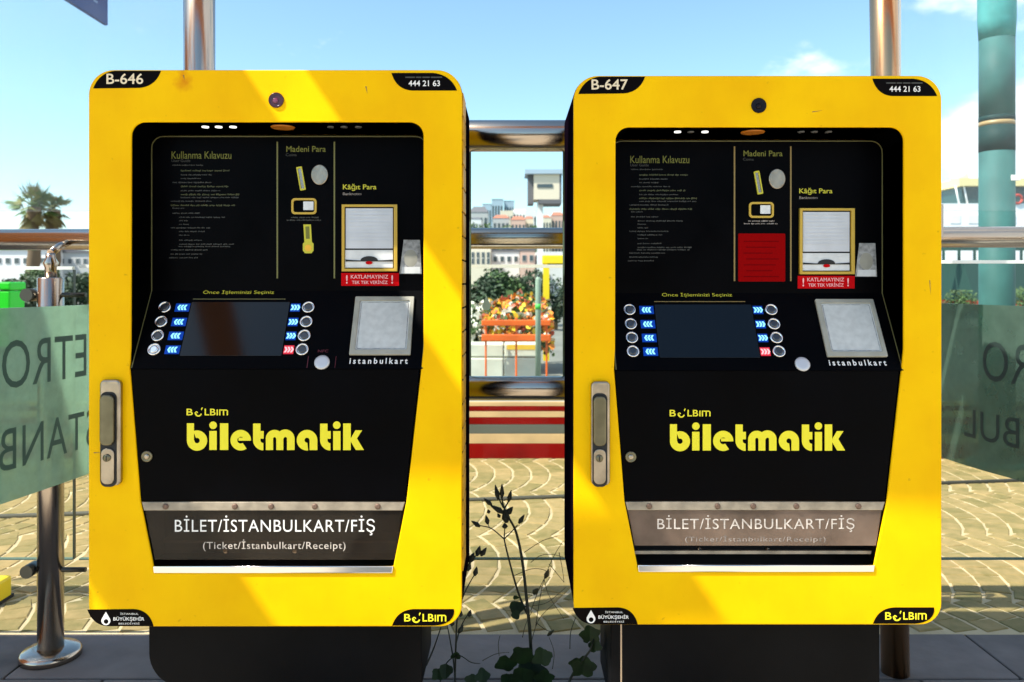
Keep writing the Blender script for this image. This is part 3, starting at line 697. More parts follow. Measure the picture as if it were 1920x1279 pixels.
    if right: hx0 += .008; hx1 += .004
    h = part('door_handle', [rrect(hx0, hx1, hv0, hv1, .012, 6)], 0.014, M['alloy'], Fm(0), 0, 0.004)
    I = Matrix()
    g0, g1, g2, g3 = bxp(q0, 195, 221, 738, 832); 
    if right: g0 += .008; g1 += .006
    plate('handle_recess', [rrect(g0 - .001, g1 + .004, g2 - .10, g3 + .006, .014)], 0.001, M['rubber'], h, I, 0.0142)
    plate('handle_grip', [rrect(g0 + .001, g1 + .001, g2, g3, .013)], 0.010, M['alloy_dark'], h, I, 0.0145, 0.003)
    plate('handle_base', [rrect(g0 + .002, g1, g2 - .093, g2 - .008, .013)], 0.005, M['alloy'], h, I, 0.0145, 0.0015)
    cu = (g0 + g1) / 2; obj('keyhole', lathe(bmesh.new(), [(.009, .0196), (.009, .022), (.004, .0225)], 20, (cu, g2 - .030, 0)), M['alloy_dark'], h)
    plate('key_slit', [bxr((cu - .0012, cu + .0012, g2 - .036, g2 - .024))], 0.0003, M['rubber'], h, I, 0.0227)
    # --- camera lens
    u, v = q0(518, 188); s = obj('camera_lens', lathe(bmesh.new(), [(.0185, 0), (.0185, .002), (.016, .004), (.015, .002)], 32, (u, v, 0)), M['lens_dark'] if right else M['lens'], t, Fm(0))
    obj('lens_glass', lathe(bmesh.new(), [(.007, .0021), (.005, .0035), (.002, .004)], 24, (u - .001, v - .002, 0)), M['lens_dark'] if right else M['lens_glint'], s)
    # --- small scratches through the enamel
    for (xa, ya, xb, yb, w_) in ([(686, 162, 689, 176, 1.0), (176, 849, 190, 849, .9), (344, 141, 346, 150, 1.0)] if not right else [(1745 - 902, 520, 1747 - 902, 548, .7), (620, 200, 640, 197, .7)]):
        (a_, b_), (c, d) = q0(xa, ya), q0(xb, yb); nx_, ny_ = -(d - b_), (c - a_); ll = math.hypot(nx_, ny_); k_ = w_ / 780 / ll; nx_ *= k_; ny_ *= k_
        part('scratch', [[(a_ - nx_, b_ - ny_), (c, d), (a_ + nx_, b_ + ny_)]], 0.0003, mat_cache('rusty'), Fm(0), 0.0001)
    # --- corner stickers
    Fz = Fm(0)
    def bez(p0, p1, p2, n=10): return [((1 - s) ** 2 * p0[0] + 2 * s * (1 - s) * p1[0] + s * s * p2[0], (1 - s) ** 2 * p0[1] + 2 * s * (1 - s) * p1[1] + s * s * p2[1]) for s in [i / n for i in range(n + 1)]]
    QS = q0
    tl = bez((175, 166), (186, 137), (215, 133)) + bez((302, 133), (292, 162), (262, 165))
    tr = bez((734, 137), (743, 168), (772, 170)) + bez((857, 170), (845, 140), (812, 137))
    bl = bez((164, 1143), (175, 1174), (205, 1174)) + bez((288, 1174), (280, 1143), (250, 1142))
    br = bez((735, 1173), (745, 1144), (775, 1142)) + bez((851, 1142), (853, 1150), (848, 1158), 4) + bez((843, 1164), (830, 1173), (810, 1173))
    def st(pts): 
        s_ = [QS(*p) for p in pts]
        area = sum(s_[i][0] * s_[(i + 1) % len(s_)][1] - s_[(i + 1) % len(s_)][0] * s_[i][1] for i in range(len(s_)))
        return part('corner_sticker', [s_ if area > 0 else s_[::-1]], 0.0006, M['sticker'], Fz, 0.0002)
    s = st(tl); text('lettering', num, bxp(QS, 200, 269, 138, 158), M['cream_print'], s, I, 0.0012, 0.012)
    s = st(tr); text('lettering', '444 21 63', bxp(QS, 766, 825, 151, 162), M['white_print'], s, I, 0.0012, 0.012)
    bm = bmesh.new()
    for xa, xb in ((760, 778), (780, 790), (792, 806), (808, 829)):
        (a_, b_), (c, d) = QS(xa, 146.5), QS(xb, 144); bm.faces.new([bm.verts.new(p) for p in ((a_, b_, .0012), (c, b_, .0012), (c, d, .0012), (a_, d, .0012))])
    obj('fine_print', bm, M['dim_print'], s)
    s = st(bl)
    ms = [text_box('BÜYÜKŞEHİR', *bxp(QS, 213, 271, 1155, 1165), 0.0012, 0.015), text_box('İSTANBUL', *bxp(QS, 226, 260, 1148, 1152.5), 0.0012), text_box('BELEDİYESİ', *bxp(QS, 223, 262, 1166.5, 1170.5), 0.0012)]
    obj('lettering', join(ms), M['white_print'], s)
    dc = QS(199, 1163.5); drop = [(dc[0] + .0108 * math.cos(R(x)), dc[1] + .0108 * math.sin(R(x))) for x in range(-215, 36, 10)] + [(dc[0], dc[1] + .0215)]
    dhole = [(dc[0] + .0004 + .0058 * math.cos(R(x)), dc[1] - .002 + .0058 * math.sin(R(x))) for x in range(0, 360, 20)]
    obj('drop_emblem', plate_mesh([drop, dhole[::-1]], 0.0002, 0, 0.0010), M['white_print'], s)
    s = st(br); swirl_logo('company_mark', 758, 838, 1150, 1167, QS, M['word_yellow'], s, I, 0.0012)
    # --- pedestal
    w = 0.344; zt2 = zb - 0.002; zbot = 0.035
    rb = 0.001 if right else 0.085; zp = zbot + .06 if right else 0.15
    part('pedestal', [rrect(-w, w, zp, zt2, (rb, .001, .001, .001), 10)], 0.24, M['pedestal'], Fm(0.335), 0, 0.002)
    part('foot', [rrect(-w + .12, w - .12, 0, zp - .001, .002)], 0.20, M['pedestal'], Fm(0.32))
    if right: part('pedestal_seam', [bxr((-w + .025, -w + .029, zbot + .06, zt2 - .002))], 0.0006, M['steel'], Fm(0.095))
    return t
_mc = {}
def mat_cache(k):
    if k not in _mc:
        _mc[k] = {'hinge': lambda: mat('ochre hinge', (0.55, 0.29, 0.01), 0.5, spec=0.1, var=0.3, vscale=40),
                  'olive': lambda: mat('olive print', (0.14, 0.14, 0.01), 0.5), 'pinkprint': lambda: mat('pale pink print', (0.8, 0.42, 0.42), 0.5),
                  'capdark': lambda: mat('dark steel cap', (0.10, 0.10, 0.10), 0.3, metal=1), 'rusty': lambda: mat('rusty pin', (0.16, 0.10, 0.07), 0.6, metal=0.4)}[k]()
    return _mc[k]
def bxr(b): return [(b[0], b[2]), (b[1], b[2]), (b[1], b[3]), (b[0], b[3])]
M['key_yellow_dim'] = mat('olive line', (0.13, 0.125, 0.03), 0.5)
build_machine(False)
build_machine(True)

# ------------------------------------------------------------------ posts, rails and glass behind the machines
def frame_posts():
    t = thing('support_frame', 'stainless tube frame with two tall posts standing behind the yellow machines', 'frame', (0, 2.40, GZ))
    T = Matrix.Translation((0, -2.40, -GZ))
    a = PX(374, 0, 2.40); obj('post', tubem([(a.x, 2.40, GZ), (a.x, 2.40, 3.1)], 0.045, 40), M['steel'], t, T)
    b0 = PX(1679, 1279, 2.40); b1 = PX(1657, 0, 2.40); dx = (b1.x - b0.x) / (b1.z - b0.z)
    obj('post', tubem([(b0.x - dx * (b0.z - GZ), 2.40, GZ), (b1.x + dx * (3.1 - b1.z), 2.40, 3.1)], 0.040, 40), M['steel_reflect_tint'], t, T)
    for yc, r in ((255, 0.047), (728, 0.036)):
        z = PX(0, yc, 2.40).z
        obj('cross_tube', tubem([(a.x + .04, 2.40, z), (b1.x - .03 + dx * (z - b1.z), 2.40, z)], r, 40), M['steel_h'], t, T)
    # clear pane held between the cross tubes
    z0, z1 = PX(0, 706, 2.44).z, PX(0, 285, 2.44).z
    p = obj('glass_pane', boxm(-.125, .155, 2.436, 2.444, z0, z1), M['glass'], t, T)
    for x in (-.130, .155): obj('pane_edge', boxm(x, x + .005, 2.434, 2.446, z0, z1), mat_cache2('gedge'), p)
    dc = PX(912, 574, 2.434); R0 = 8 / F_PX * 2.43
    drop = [(dc.x + R0 * math.cos(R(x)), dc.z + R0 * math.sin(R(x))) for x in range(-215, 36, 10)] + [(dc.x, dc.z + R0 * 2.5)]
    obj('drop_sticker', plate_mesh([drop], 0.0005), M['drop_pale'], p, Matrix(((1, 0, 0, 0), (0, 0, -1, 2.4345), (0, 1, 0, 0), (0, 0, 0, 1))))
_m2 = {}
def mat_cache2(k):
    if k not in _m2: _m2[k] = mat('green glass edge', (0.10, 0.15, 0.12), 0.8, spec=0.1)
    return _m2[k]
frame_posts()

def balustrade():
    t = thing('balustrade', 'stainless handrail with clear glass infill running behind both machines', 'balustrade', (0, 2.62, GZ))
    T = Matrix.Translation((0, -2.62, -GZ))
    zl, zr = PX(0, 452, 2.62).z, PX(0, 442, 2.62).z
    obj('handrail', tubem([(-3.4, 2.62, zl), (3.4, 2.62, zr)], 0.0345, 40), M['steel_h'], t, T)
    for px, base in ((95, True), (2050, True)):
        x = PX(px, 0, 2.50).x
        zt = PX(0, 520, 2.5).z
        p = obj('post', lathe(bmesh.new(), [(.0375, 0.02), (.0375, zt - GZ - .004), (.033, zt - GZ)], 32, (x, 2.50, GZ)), M['steel'], t, T)
        obj('flange', lathe(bmesh.new(), [(.088, 0.0), (.088, .018), (.080, .026), (.045, .034)], 40, (x, 2.50, GZ)), M['steel'], p)
        obj('rail_bracket', lathe(bmesh.new(), [(.017, zt - GZ), (.017, zt - GZ + .03), (.023, zt - GZ + .045), (.014, zt - GZ + .06), (.014, zt - GZ + .075)], 20, (x, 2.50, GZ)), M['steel'], p)
        obj('bracket_arm', tubem([(x, 2.50, zt + .075), (x, 2.55, zt + .10), (x, 2.60, zt + .115)], .012), M['steel'], p)
        zc = PX(0, 1068, 2.5).z
        for zz in (zc, PX(0, 553, 2.5).z):
            obj('clamp_rod', tubem([(x - .085, 2.50, zz), (x + .11, 2.50, zz)], .0075), mat_cache3(), p)
            obj('clamp', tubem([(x - .062, 2.475, zz), (x - .062, 2.525, zz)], .020, 20), mat_cache3(), p)
    z0 = PX(0, 1046, 2.6).z; z1 = PX(0, 506, 2.6).z
    for xa, xb, dz in ((-3.4, PX(138, 0, 2.6).x, 0), (PX(150, 0, 2.6).x, 0.98, .006), (1.0, 3.4, .02)):
        p = obj('glass_pane', boxm(xa, xb, 2.594, 2.606, z0, z1 + dz), M['glass'], t, T)
        obj('top_edge', boxm(xa, xb, 2.592, 2.608, z1 + dz + .0004, z1 + dz + .011), M['glass_edge'], p)
        obj('bottom_edge', boxm(xa, xb, 2.593, 2.607, z0 - .005, z0 - .0004), mat_cache2('gedge'), p)
        obj('side_edge', boxm(xb + .0004, xb + .004, 2.594, 2.606, z0, z1 + dz), M['glass_dark_edge'], p)
_m3 = []
def mat_cache3():
    if not _m3: _m3.append(mat('dark steel fitting', (0.07, 0.07, 0.06), 0.35, metal=0.8))
    return _m3[0]
balustrade()

M['screen_glass'] = glass_mat('tall screen glass with painted reflection', (0.97, 0.99, 0.99), ior=1.2, haze=0.035, hcol=(0.80, 0.84, 0.84), streak=True)  # haze colour stands in for the pale reflection on the panes
for xa, xb, lbl in ((-3.4, -0.995, 'tall glass screen, reflection tinted in as haze, above the handrail left of the left post'), (1.19, 3.4, 'tall glass screen, reflection tinted in as haze, above the handrail right of the right post')):
    t = thing('glass_screen', lbl, 'glass screen', ((xa + xb) / 2, 2.46, 1.32)); w = (xb - xa) / 2
    obj('pane', boxm(-w, w, -.005, .005, 0, 1.9), M['screen_glass'], t)
    for x in (-w, w): obj('pane_edge', boxm(x - .003, x + .003, -.007, .007, 0, 1.9), mat_cache2('gedge') if x * xa > 0 else M['glass_edge'], t)
    for x in (-w * .9, w * .86): obj('patch_fitting', boxm(x - .02, x + .02, -.012, .012, -.08, .02), M['steel'], t)

def wing(side):
    """curved frosted wing pane, lettered for readers on the far side (so mirrored here)"""
    if side < 0: pts = [(-1.475, 1.70), (-1.425, 1.93), (-1.376, 2.15), (-1.345, 2.33), (-1.323, 2.48), (-1.312, 2.64)]
    else: pts = [(1.455, 2.82), (1.467, 2.70), (1.490, 2.55), (1.530, 2.39), (1.575, 2.20), (1.640, 1.95)]
    zb, zt = CAMZ - 415 / F_PX * 2.15, 1.031
    if side > 0: zb, zt = CAMZ - 330 / F_PX * 2.70, 1.03
    # arc-length curve
    P = []; seg = 8
    for i in range(len(pts) - 1):
        for k in range(seg):
            s = k / seg; p = [Vector(pts[max(i - 1, 0)]), Vector(pts[i]), Vector(pts[i + 1]), Vector(pts[min(i + 2, len(pts) - 1)])]
            P.append(0.5 * ((2 * p[1]) + (p[2] - p[0]) * s + (2 * p[0] - 5 * p[1] + 4 * p[2] - p[3]) * s * s + (3 * p[1] - p[0] - 3 * p[2] + p[3]) * s ** 3))
    P.append(Vector(pts[-1]))
    S = [0.0]
    for i in range(len(P) - 1): S.append(S[-1] + (P[i + 1] - P[i]).length)
    def at(s):
        i = 0
        while i < len(S) - 2 and S[i + 1] < s: i += 1
        f = (s - S[i]) / (S[i + 1] - S[i]); p = P[i].lerp(P[i + 1], f); d = (P[i + 1] - P[i]).normalized()
        n = Vector((d.y, -d.x)); return p, n                    # n points towards the viewer's side
    def s_of(px):
        best = min(range(len(P)), key=lambda i: abs(960 + P[i].x / P[i].y * F_PX - px)); return S[best]
    lbl = ('frosted green glass wing with mirrored lettering at the left edge beside the B-646 machine' if side < 0 else
           'frosted green glass wing with mirrored lettering right of the B-647 machine')
    t = thing('frosted_glass_wing', lbl, 'glass panel', (P[20].x, P[20].y, GZ), 'frosted glass wings'); T = Matrix.Translation((-P[20].x, -P[20].y, -GZ))
    bm = bmesh.new(); rows = []
    for p, s in zip(P, S):
        _, n = at(min(s, S[-1] - 1e-4)); a = p + n * .005; b = p - n * .005
        rows.append([bm.verts.new((a.x, a.y, zb)), bm.verts.new((a.x, a.y, zt)), bm.verts.new((b.x, b.y, zt)), bm.verts.new((b.x, b.y, zb))])
    for i in range(len(rows) - 1):
        for k in range(4): f = bm.faces.new((rows[i][k], rows[i + 1][k], rows[i + 1][(k + 1) % 4], rows[i][(k + 1) % 4])); f.smooth = False
    bm.faces.new(rows[0]); bm.faces.new(rows[-1][::-1])
    obj('pane', bm, M['frost'] if side < 0 else M['frost_grey'], t, T)
    for px_ in (1,): pass
    # a foot bracket that holds the pane
    for s in (0.18 * S[-1], 0.8 * S[-1]):
        p, n = at(s); q_ = p - n * .035
        obj('stanchion', tubem([(q_.x, q_.y, GZ), (q_.x, q_.y, zb + .05)], .012), M['steel'], t, T) if False else None
    def wrap(body, s0, s1, z0, z1):
        me = text_box(body, 0, 1, 0, 1, 0, 0.0, 1.05, mirror=True)
        b = bmesh.new(); b.from_mesh(me); bpy.data.meshes.remove(me)
        for v in b.verts:
            p, n = at(s0 + (s1 - s0) * v.co.x); p = p + n * .0062
            v.co = (p.x, p.y, z0 + (z1 - z0) * v.co.y)
        return b
    if side < 0:
        a, b = s_of(4), s_of(157); w = (b - a) / 4
        obj('lettering', wrap('METRO', a, b + w * 1.25, PX(0, 727, 2.2).z, PX(0, 637, 2.2).z), M['etch'], t, T)
        obj('lettering', wrap('İSTANBUL', a - 2.0 * w, b + w * 1.2, PX(0, 878, 2.2).z, PX(0, 772, 2.2).z), M['etch'], t, T)
    else:
        a = s_of(1846); w = .085
        obj('lettering', wrap('METRO', a, a + 5 * w, PX(0, 715, 2.5).z, PX(0, 640, 2.5).z), M['etch_dark'], t, T)
        obj('lettering', wrap('İSTANBUL', s_of(1810), s_of(1810) + 7 * w, PX(0, 830, 2.5).z, PX(0, 755, 2.5).z), M['etch_dark'], t, T)
wing(-1); wing(1)

# ------------------------------------------------------------------ teal column, hanging sign, barriers
M['teal'] = mat('teal paint', (0.04, 0.125, 0.115), 0.6, spec=0.2, var=0.18, vscale=6)
M['teal_light'] = mat('lighter teal paint', (0.07, 0.30, 0.29), 0.6, spec=0.2, var=0.2, vscale=8)  # collar colour, lighter than the shaft
M['band_green'] = mat('dark green band', (0.012, 0.04, 0.036), 0.6, spec=0.1)
M['band_gold'] = mat('gold stripe', (0.34, 0.24, 0.10), 0.4)
M['white'] = mat('white paint', (0.78, 0.78, 0.76), 0.5, var=0.05)
def teal_column():
    Y = 5.15; x = PX(1869, 0, Y).x; r = 30 / F_PX * Y
    t = thing('teal_column', 'tall teal painted column with a dark green band and gold stripe', 'column', (x, Y, GZ))
    T = Matrix.Translation((-x, -Y, -GZ))
    z = lambda py: PX(0, py, Y).z
    def cyl(name, r_, z0, z1, m): return obj(name, lathe(bmesh.new(), [(r_, z0 - GZ), (r_, z1 - GZ)], 40, (x, Y, GZ)), m, t, T)
    cyl('shaft', r, GZ, z(285), M['teal']); cyl('band', r + .001, z(285), z(237.5), M['band_green']); cyl('stripe', r + .0012, z(237), z(229), M['band_gold'])
    cyl('band', r + .001, z(228.5), z(219), M['band_green']); cyl('shaft', r, z(218.5), z(75), M['teal'])
    obj('collar', lathe(bmesh.new(), [(r, z(74.5) - GZ), (r * 1.07, z(40) - GZ), (r * 1.07, 6 - GZ)], 40, (x, Y, GZ)), M['teal_light'], t, T)
    obj('flange', lathe(bmesh.new(), [(r * 1.7, 0), (r * 1.7, .02)], 32, (x, Y, GZ)), M['teal'], t, T)
    obj('small_plate', boxm(x + .03, x + .085, Y - r - .004, Y - r + .02, z(342), z(332)), M['white'], t, T)
teal_column()

M['sign_blue'] = mat('blue sign face', (0.008, 0.035, 0.17), 0.5, spec=0.1)
def blade_sign():
    X = -4.06; t = thing('blade_sign', 'dark blue hanging sign whose corner shows at the top left', 'sign', (X, 5.9, GZ)); T = Matrix.Translation((-X, -5.9, -GZ))
    p = obj('panel', boxm(X - .02, X + .02, 6.0, 8.0, 3.67, 4.6, bevel=.005), M['sign_blue'], t, T)
    for y in (7.44, 7.60, 7.76):
        bm = bmesh.new()
        for j in range(5): box(bm, X + .0202, X + .021, y - .04, y + .04, 3.82 + j * .1, 3.84 + j * .1)
        obj('fine_print', bm, mat_cache4(), p)
    obj('pole', tubem([(X, 5.9, GZ), (X, 5.9, 4.7)], .05, 24), M['steel'], t, T)
_m4 = []
def mat_cache4():
    if not _m4: _m4.append(mat('pale blue print', (0.12, 0.2, 0.4), 0.5))
    return _m4[0]
blade_sign()

M['bar_red'] = mat('dark red board', (0.20, 0.003, 0.002), 0.6, spec=0.08, var=0.3, vscale=3)
M['bar_pale'] = mat('cream board', (0.55, 0.38, 0.19), 0.5, var=0.15, vscale=5)
M['bar_grey'] = mat('grey board', (0.10, 0.11, 0.09), 0.6)
def board_barrier():
    Y = 5.34; t = thing('board_barrier', 'low barrier of red and cream boards across the cobbles', 'barrier', (0, Y, GZ)); T = Matrix.Translation((0, -Y, -GZ))
    s = 5.3 / Y
    z = lambda py: CAMZ - (py - HOR) / F_PX * 5.3 + 0.0
    Y0 = Y; zz = lambda py: max(GZ, CAMZ - (py - HOR) / F_PX * Y0)
    for y0, y1, m in ((753, 761, 'bar_pale'), (761.5, 770, 'bar_red'), (770.5, 782, 'bar_pale'), (782.5, 795, 'bar_red'), (795.5, 812.5, 'bar_grey'), (813, 831, 'bar_pale'), (831.5, 860, 'bar_red')):
        for xa, wd in ((-4.0, 3.195), (-0.8, 3.195), (2.4, 1.6)):
            obj('board', boxm(xa, xa + wd, Y - .012 - rnd.uniform(0, .002), Y + .012, zz(y1), zz(y0), bevel=.002), M[m], t, T)
    for x in (-3.9, -2.4, -0.8, 0.9, 2.4, 3.9):
        obj('post', boxm(x - .03, x + .03, Y + .014, Y + .07, GZ, zz(753)), M['bar_grey'], t, T)
board_barrier()

M['conc'] = mat('whitewashed concrete', (0.62, 0.63, 0.52), 0.8, var=0.12, vscale=4, bump=0.2)
M['road_yellow'] = mat('yellow stripe', (0.75, 0.50, 0.05), 0.6)
M['orange'] = mat('orange plastic', (0.75, 0.13, 0.015), 0.45, var=0.15, vscale=4)
def kerb_blocks():
    Y = 10.0
    for i, (xa, xb) in enumerate(((880 - 130, 880 - 2), (880, 944), (946, 1010))):
        a, b = PX(xa, 0, Y).x, PX(xb, 0, Y).x
        lbl = ('whitewashed concrete block half hidden behind the B-646 machine', 'plain whitewashed concrete block beneath the orange barrier', 'whitewashed concrete block with a yellow stripe')[i]
        t = thing('concrete_block', lbl, 'block', ((a + b) / 2, Y, GZ), 'whitewashed concrete blocks'); T = Matrix.Translation((-(a + b) / 2, -Y, -GZ))
        obj('lower_course', boxm(a, b, Y - .25, Y + .25, GZ, PX(0, 668, Y).z, bevel=.015), M['conc'], t, T)
        obj('upper_course', boxm(a, b, Y - .22, Y + .2, PX(0, 666, Y).z, PX(0, 643, Y).z, bevel=.012), M['conc'], t, T)
        if i == 2: obj('stripe', boxm(a + .03, b - .01, Y - .224, Y - .2, PX(0, 653, Y).z, PX(0, 644, Y).z), M['road_yellow'], t, T)
kerb_blocks()
def orange_barrier():
    Y = 9.6; xa, xb = PX(903, 0, Y).x, PX(1033, 0, Y).x
    t = thing('safety_barrier', 'orange plastic safety barrier in front of the flower bed', 'barrier', ((xa + xb) / 2, Y, GZ)); T = Matrix.Translation((-(xa + xb) / 2, -Y, -GZ))
    for y0, y1 in ((600, 611), (627, 640)):
        obj('rail', boxm(xa, xb, Y - .03, Y + .03, PX(0, y1, Y).z, PX(0, y0, Y).z, bevel=.01), M['orange'], t, T)
    for x in (xa + .05, (xa + xb) / 2, xb - .05):
        obj('upright', boxm(x - .012, x + .012, Y + .031, Y + .05, GZ, PX(0, 596, Y).z, bevel=.008), M['orange'], t, T)
orange_barrier()

# flower bed: masses of small blooms
M['leaf'] = mat('leaf green', (0.045, 0.09, 0.02), 0.7, var=0.4, vscale=3)
M['leaf_dark'] = mat('dark leaf', (0.025, 0.05, 0.02), 0.7, var=0.4, vscale=3)
blooms = [mat('orange bloom', (0.75, 0.22, 0.02), 0.6), mat('white bloom', (0.75, 0.72, 0.6), 0.6), mat('yellow bloom', (0.75, 0.5, 0.03), 0.6), mat('coral bloom', (0.7, 0.16, 0.10), 0.6)]
bm = bmesh.new(); r2 = random.Random(3)
xa, xb = PX(870, 0, 10.8).x, PX(1035, 0, 10.8).x
for k in range(4200):
    x = r2.uniform(xa, xb); y = r2.uniform(10.35, 11.6); h = 0.68 + 0.28 * math.sin(x * 5 + 1) * 0.3 + (y - 10.4) * 0.25
    z = GZ + r2.uniform(0.1, 1) ** 0.5 * h; s = r2.uniform(.02, .055)
    c = Vector((x, y, z)); a = Vector((r2.gauss(0, 1), r2.gauss(0, 1), r2.gauss(0, 1))).normalized(); b_ = a.orthogonal().normalized(); c_ = a.cross(b_)
    f = bm.faces.new([bm.verts.new(c + (b_ * math.cos(R(60 * i)) + c_ * math.sin(R(60 * i))) * s) for i in range(6)])
    f.material_index = 4 if r2.random() < .3 else (1 if x < xa + .25 else r2.choice((0, 0, 0, 1, 1, 2, 2, 3, 3)))
o = obj('flower_bed', bm, blooms + [M['leaf']]); struct(o, 'stuff')

M['sig_yellow'] = mat('bright yellow paint', (0.85, 0.62, 0.01), 0.45)
M['pale_green'] = mat('pale green paint', (0.25, 0.33, 0.25), 0.6)
M['bright_green'] = mat('bright green plastic', (0.004, 0.62, 0.012), 0.4)
def yellow_mast():
    Y = 12.0; x = PX(1024, 0, Y).x
    t = thing('boom_mast', 'slim yellow mast with a short boom beyond the orange barrier', 'mast', (x, Y, GZ)); T = Matrix.Translation((-x, -Y, -GZ))
    obj('mast', boxm(x - .045, x + .045, Y - .045, Y + .045, GZ, PX(0, 482, Y).z), M['sig_yellow'], t, T)
    obj('boom', boxm(x - .06, x + .35, Y - .05, Y + .05, PX(0, 495, Y).z, PX(0, 479, Y).z, bevel=.01), M['sig_yellow'], t, T)
    obj('collar', boxm(x - .06, x + .06, Y - .06, Y + .06, PX(0, 570, Y).z, PX(0, 562, Y).z), M['rubber'], t, T)
    obj('boom_stripe', boxm(x + .02, x + .355, Y - .055, Y - .045, PX(0, 497, Y).z, PX(0, 494.9, Y).z), M['rubber'], t, T)
yellow_mast()
def green_post():
    Y = 8.6; x = PX(1009, 0, Y).x
    t = thing('bollard_post', 'pale green post with a bright green ring beside the yellow mast', 'post', (x, Y, GZ)); T = Matrix.Translation((-x, -Y, -GZ))
    obj('shaft', lathe(bmesh.new(), [(.030, 0), (.030, 1.2), (.02, 1.23)], 20, (x, Y, GZ)), M['pale_green'], t, T)
    obj('ring', lathe(bmesh.new(), [(.032, PX(0, 580, Y).z - GZ), (.032, PX(0, 570, Y).z - GZ)], 20, (x, Y, GZ)), mat_cache5(), t, T)
_m5 = []
def mat_cache5():
    if not _m5: _m5.append(mat('green ring', (0.08, 0.5, 0.08), 0.5))
    return _m5[0]
green_post()
def green_bin():
    Y = 6.4; x = PX(6, 0, Y).x; w = .115
    t = thing('litter_bin', 'bright green plastic box bin left of the handrail post', 'bin', (x, Y, GZ)); T = Matrix.Translation((-x, -Y, -GZ))
    obj('leg', tubem([(x, Y, GZ), (x, Y, PX(0, 640, Y).z)], .03), M['steel'], t, T)
    obj('bin_body', boxm(x - w, x + w, Y - .1, Y + .1, PX(0, 650, Y).z, PX(0, 545, Y).z, bevel=.012), M['bright_green'], t, T)
    obj('lid', boxm(x - w - .006, x + w + .006, Y - .106, Y + .106, PX(0, 544, Y).z, PX(0, 529, Y).z, bevel=.012), M['bright_green'], t, T)
green_bin()
def yellow_block():
    Y = 2.93; x = PX(-21, 0, Y).x
    t = thing('wheel_stop', 'low bright yellow block on the cobbles at the left edge', 'wheel stop', (x, Y, GZ))
    obj('block', boxm(-.056, .056, -.05, .05, 0, .085, bevel=.012), M['sig_yellow'], t)
    obj('base', boxm(-.058, .058, -.055, .055, 0, .012), M['rubber'], t)
yellow_block()

# ------------------------------------------------------------------ weeds between the machines
M['weed'] = mat('dark weed', (0.010, 0.014, 0.006), 0.7)
M['weed_leaf'] = mat('dark green weed leaf', (0.018, 0.045, 0.010), 0.6, var=0.5, vscale=20)
M['grass'] = mat('dry grass stem', (0.05, 0.045, 0.015), 0.8)
def WP(cx, cy, Y): return PX(780 + cx / 3.206, 880 + cy / 3.206, Y)
def smooth(pts, n=6):
    P = [Vector(p) for p in pts]; out = []
    for i in range(len(P) - 1):
        p = [P[max(i - 1, 0)], P[i], P[i + 1], P[min(i + 2, len(P) - 1)]]
        for k in range(n):
            s = k / n; out.append(0.5 * ((2 * p[1]) + (p[2] - p[0]) * s + (2 * p[0] - 5 * p[1] + 4 * p[2] - p[3]) * s * s + (3 * p[1] - p[0] - 3 * p[2] + p[3]) * s ** 3))
    return out + [P[-1]]
def stemm(bm, pts, r0, r1, Y, dy=0.02):
    w = [WP(c[0], c[1], Y + dy * math.sin(i * 1.7)) for i, c in enumerate(pts)]; s = smooth(w)
    tube(bm, s, [r0 + (r1 - r0) * i / (len(s) - 1) for i in range(len(s))], 6)
def bud(bm, c0, c1, r, Y):
    a, b = WP(*c0, Y), WP(*c1, Y); tube(bm, [a, a.lerp(b, .35), a.lerp(b, .75), b], [r * .4, r, r * .55, r * .1], 7)
def leafm(bm, c, rx, ang, Y, lobes=5, curl=0.3, seed=0):
    rr = random.Random(seed); ce = WP(*c, Y); R_ = 1.15 * rx / 3.206 / F_PX * Y
    n = 30; ring = []; tilt = rr.uniform(-.7, .7)
    cv = bm.verts.new(ce)
    for i in range(n):
        a = 2 * math.pi * i / n; f = 0.88 + 0.12 * math.cos(lobes * a) + rr.uniform(-.05, .05)
        x = R_ * f * math.cos(a + ang); z = R_ * f * math.sin(a + ang) * 0.85
        ring.append(bm.verts.new(ce + Vector((x, -abs(x) * curl + z * tilt, z))))
    for i in range(n): bm.faces.new((cv, ring[i], ring[(i + 1) % n]))
def leaf_part(parent, T, c, rx, ang, Y, lobes, seed, m='weed_leaf'):
    bm = bmesh.new(); leafm(bm, c, rx, ang, Y, lobes, 0.3, seed); bmesh.ops.solidify(bm, geom=bm.faces[:], thickness=.0006)
    obj('leaf', bm, M[m], parent, T)
